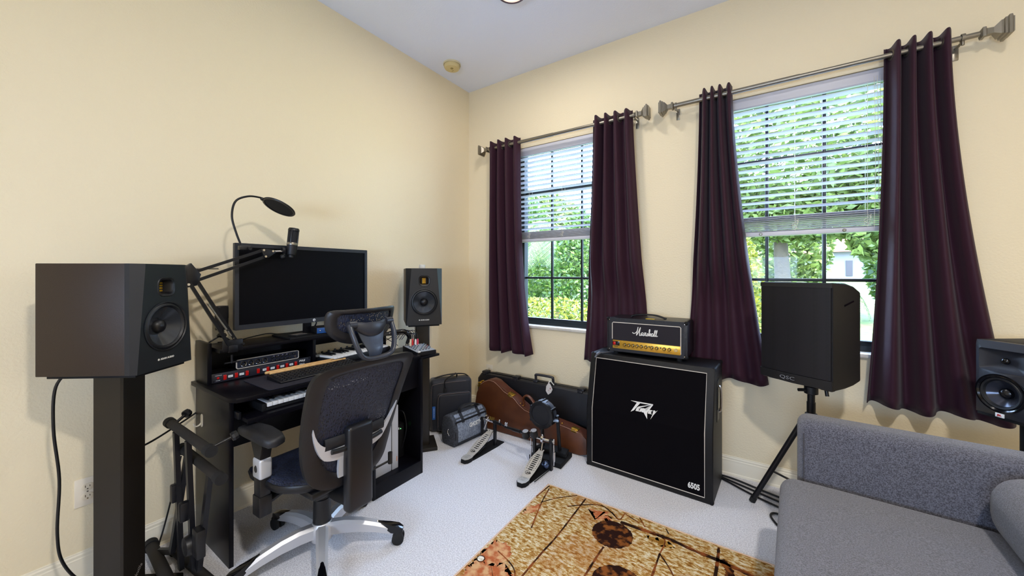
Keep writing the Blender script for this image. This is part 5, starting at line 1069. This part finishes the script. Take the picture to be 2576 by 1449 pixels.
b = B(); b.tube([(2.12, -.075, .008), (2.24, -.115, .008), (2.37, -.165, .008), (2.50, -.215, .008), (2.62, -.25, .008)], .0055, smooth=7); tag(b.build('floor_cable', BLK), 'middle black cable crossing the tripod foot on the carpet', 'cable')
b = B(); b.tube([(2.14, -.09, .008), (2.22, -.14, .008), (2.33, -.205, .008), (2.46, -.262, .008), (2.56, -.29, .008), (2.51, -.335, .008), (2.43, -.335, .010), (2.41, -.375, .008), (2.45, -.46, .008), (2.52, -.52, .008)], .0055, smooth=7); tag(b.build('floor_cable', BLK), 'black cable that loops back on the carpet beside the sofa arm', 'cable')


# ---------------------------------------------------------------- outside the windows
def leaf_mat(name, c1, c2, rough=.5):
    m = bpy.data.materials.new(name); m.use_nodes = True; nt = m.node_tree; N = nt.nodes; L = nt.links; b = N['Principled BSDF']; b.inputs['Roughness'].default_value = rough
    g = N.new('ShaderNodeNewGeometry'); r = N.new('ShaderNodeValToRGB'); r.color_ramp.elements[0].color = lin(c1); r.color_ramp.elements[1].color = lin(c2); L.new(g.outputs['Random Per Island'], r.inputs['Fac']); L.new(r.outputs['Color'], b.inputs['Base Color'])
    tr = N.new('ShaderNodeBsdfTranslucent'); L.new(r.outputs['Color'], tr.inputs['Color']); mx = N.new('ShaderNodeMixShader'); mx.inputs[0].default_value = .4; L.new(b.outputs[0], mx.inputs[1]); L.new(tr.outputs[0], mx.inputs[2]); L.new(mx.outputs[0], N['Material Output'].inputs[0]); return m
LY = leaf_mat('leaf_yellow_green', '#334c0d', '#8d852e'); LG_ = leaf_mat('leaf_green', '#1f4216', '#627832'); LD = leaf_mat('leaf_soft_green', '#34471c', '#7f8f48'); LP = leaf_mat('leaf_palm', '#445832', '#798256')
GRASS = mat('lawn_grass', '#3f5622', .9, var=(3, '#5a7030', .4, .6)); BARK = mat('bark', '#4c4132', .9, bump=(14, .9, .03), var=(6, '#42382d', .4, .6)); BARK2 = mat('palm_bark', '#683e29', .9, bump=(20, .9, .02), var=(12, '#442a1f', .4, .6))
b = B(); b.loft([[(x, .42, -.3), (x, 40, -.3), (x, 40, .9), (x, 22, .85), (x, 9, -.18), (x, .42, -.2)] for x in (-30, 30)]); o = struct(b.build('ground', GRASS))
def leaves(bb, cen, rad, n, size, rng, shell=.55):
    for i in range(n):
        while True:
            d = Vector((rng.uniform(-1, 1), rng.uniform(-1, 1), rng.uniform(-1, 1)))
            if .1 < d.length < 1: break
        k = d.length; d = d / k * (shell + (1 - shell) * k); p = Vector((cen[0] + d.x * rad[0], cen[1] + d.y * rad[1], cen[2] + d.z * rad[2])); s = size * rng.uniform(.6, 1.3)
        u = Vector((rng.gauss(0, 1), rng.gauss(0, 1), rng.gauss(0, .7))).normalized(); w = u.orthogonal().normalized(); w = (Matrix.Rotation(rng.uniform(0, 6.3), 3, u) @ w) * .45
        bb.add([p - u * s, p + w * s, p + u * s, p - w * s], [(0, 1, 2, 3)])
def shrub(name, label, cat, cen, rads, n, size, m, seed, group=None, stem=None):
    t = thing(name, label, cat, (cen[0], cen[1], -.2), group=group); rng = random.Random(seed); b = B()
    for (dx, dy, dz), rd, k in rads: leaves(b, (dx, dy, dz + .2), rd, int(n * k), size, rng)
    b.build('foliage', m, t, fix=False)
    if stem:
        b = B()
        for i_, s_ in enumerate(stem[:-1]): b.tube([Vector(p) + Vector((0, 0, .2)) for p in s_], 1, n=16, rf=lambda q: ((stem[-1][0] * (1 - q) + stem[-1][1] * q) * (1 if i_ == 0 else .5),) * 2, smooth=4)
        b.build('trunk', BARK, t)
    return t
shrub('hedge', 'low yellow green clipped hedge outside the left window', 'hedge', (-.6, 2.6, 0), [((0, 0, .28), (2.1, .5, .62), 1)], 9000, .040, LY, 1)
shrub('tall_shrub', 'bright green bushy shrub outside the left window, right of the palm', 'shrub', (-.72, 4.35, 0), [((0, 0, 1.2), (.62, .45, 1.4), 1)], 5200, .06, LG_, 2)
shrub('leafy_shrub', 'yellow green bush close outside the right window, left of the tree trunk', 'shrub', (2.14, 2.6, 0), [((0, 0, .75), (.27, .34, 1.05), 1)], 4200, .034, LY, 3)
shrub('garden_tree', 'soft green tree at the far left outside the left window', 'tree', (-4.3, 7.6, 0), [((0, 0, 1.9), (1.3, 1.1, 2.0), 1)], 4800, .10, LG_, 4, stem=([(0, 0, -.2), (0, 0, 2)], (.12, .08)))
shrub('oak_tree', 'tall tree with thick pale trunk outside the right window', 'tree', (2.70, 7.2, 0), [((.3, .4, 4.0), (3.0, 2.0, 1.75), 1), ((-1.5, .2, 2.9), (1.3, 1.2, .8), .22), ((2.2, -.2, 2.8), (1.6, 1.2, .85), .28), ((.3, -.3, 2.45), (1.8, .7, .50), .22), ((1.5, -.6, 1.95), (.55, .4, .45), .05), ((2.6, .2, 1.9), (.5, .4, .6), .05)], 15000, .10, LD, 5, stem=([(0, 0, -.3), (.02, 0, .8), (-.03, 0, 1.9), (-.02, 0, 3.2)], [(-.03, 0, 1.95), (.5, .2, 2.6), (1.2, .4, 3.4)], [(-.03, 0, 1.95), (-.6, 0, 2.7), (-1.1, 0, 3.4)], (.185, .10)))
shrub('garden_tree', 'green tree beyond the lawn at the right edge of the right window', 'tree', (5.6, 11.2, 0), [((0, 0, 1.9), (1.0, .9, 1.9), 1)], 4200, .10, LG_, 6, stem=([(-.5, 0, -.2), (-.5, 0, 1.8)], (.09, .06)))
shrub('garden_tree', 'pale green trees standing behind the oak trunk outside the right window', 'tree', (2.2, 14.5, 0), [((0, 0, 2.2), (2.2, 1.4, 2.4), 1)], 6500, .15, LD, 8)
shrub('garden_tree', 'big pale green tree far behind the palm outside the left window', 'tree', (-7.2, 13.0, 0), [((0, 0, 2.4), (3.4, 1.6, 2.9), 1)], 9000, .17, LD, 9)
shrub('tree_belt', 'distant green tree belt behind the white house', 'trees', (8.0, 33.0, 1.0), [((0, 0, 2.0), (9.5, 1.5, 4.2), 1)], 9000, .34, LD, 10)
def palm(name, label, loc, h, nf, flen, m, seed, droop=1.0, r=.11):
    t = thing(name, label, 'palm tree', loc); rng = random.Random(seed)
    b = B(); b.tube([(0, 0, 0), (.03, 0, h * .5), (.08, 0, h)], 1, n=14, rf=lambda q: (r * (1.1 - .3 * q + .12 * (int(q * 60) % 2)),) * 2, smooth=24); b.build('trunk', BARK2, t, ang=70)
    for i in range(nf):
        a = 2 * math.pi * (i + .3 * rng.random()) / nf; el = rng.uniform(.1, .9); b = B(); pts = []
        for k in range(13): q = k / 12; pts.append(Vector((math.cos(a) * flen * q * (1 - .25 * q * q), math.sin(a) * flen * q * (1 - .25 * q * q), h + flen * (el * q - droop * (el + .55) * q * q))) + Vector((.08, 0, 0)))
        b.tube(pts, 1, n=6, rf=lambda q: (.014 * (1.1 - q), .010 * (1.1 - q)))
        for k in range(2, 52):
            q = k / 52; j = q * 12; p = pts[int(j)].lerp(pts[min(12, int(j) + 1)], j - int(j)); d = (pts[min(12, int(j) + 1)] - pts[int(j)]).normalized(); s = d.cross(Vector((0, 0, 1))).normalized(); ll = flen * .34 * math.sin(math.pi * (.12 + .84 * q)) 
            for sg in (-1, 1):
                tip = p + s * sg * ll * .8 + d * ll * .55 - Vector((0, 0, ll * .35)); b.add([p, p + d * .022, tip], [(0, 1, 2)])
        b.build('frond', m, t, fix=False)
    return t
palm('palm_tree', 'palm with drooping fronds and brown trunk outside the left window', (-1.85, 5.55, -.2), 2.55, 14, 1.7, LP, 11, r=.075)
palm('palm_tree', 'short bushy palm on the lawn behind the oak outside the right window', (3.6, 11.2, -.05), .9, 13, 1.5, LP, 12)
# neighbouring house
t = thing('neighbour_house', 'white house with a terracotta roof far across the lawn', 'house', (6.9, 25.5, .8))
b = B(); b.box((0, 0, .70), (4.6, 5, 1.8)); b.box((-2.9, -.4, .55), (1.6, 4, 1.5)); b.build('wall', mat('house_white', '#77747a', .8), t)
b = B(); b.loft([[(-2.6, -3.0, 1.6), (2.6, -3.0, 1.6), (2.6, 3.0, 1.6), (-2.6, 3.0, 1.6)], [(-1.0, -.3, 2.5), (1.0, -.3, 2.5), (1.0, .3, 2.5), (-1.0, .3, 2.5)]]); b.loft([[(-4.0, -2.8, 1.3), (-2.0, -2.8, 1.3), (-2.0, 2, 1.3), (-4.0, 2, 1.3)], [(-3.2, -1, 1.8), (-2.0, -1, 1.8), (-2.0, 1, 1.8), (-3.2, 1, 1.8)]]); b.build('roof', mat('terracotta', '#7a4128', .8, bump=(8, .6, .05)), t, ang=20)
for x in (-2.1, -.9, .5):
    b = B(); b.box((x, -2.52, .75), (.26, .06, .8)); b.build('window', mat('house_window', '#2a2020', .3), t)
"done"
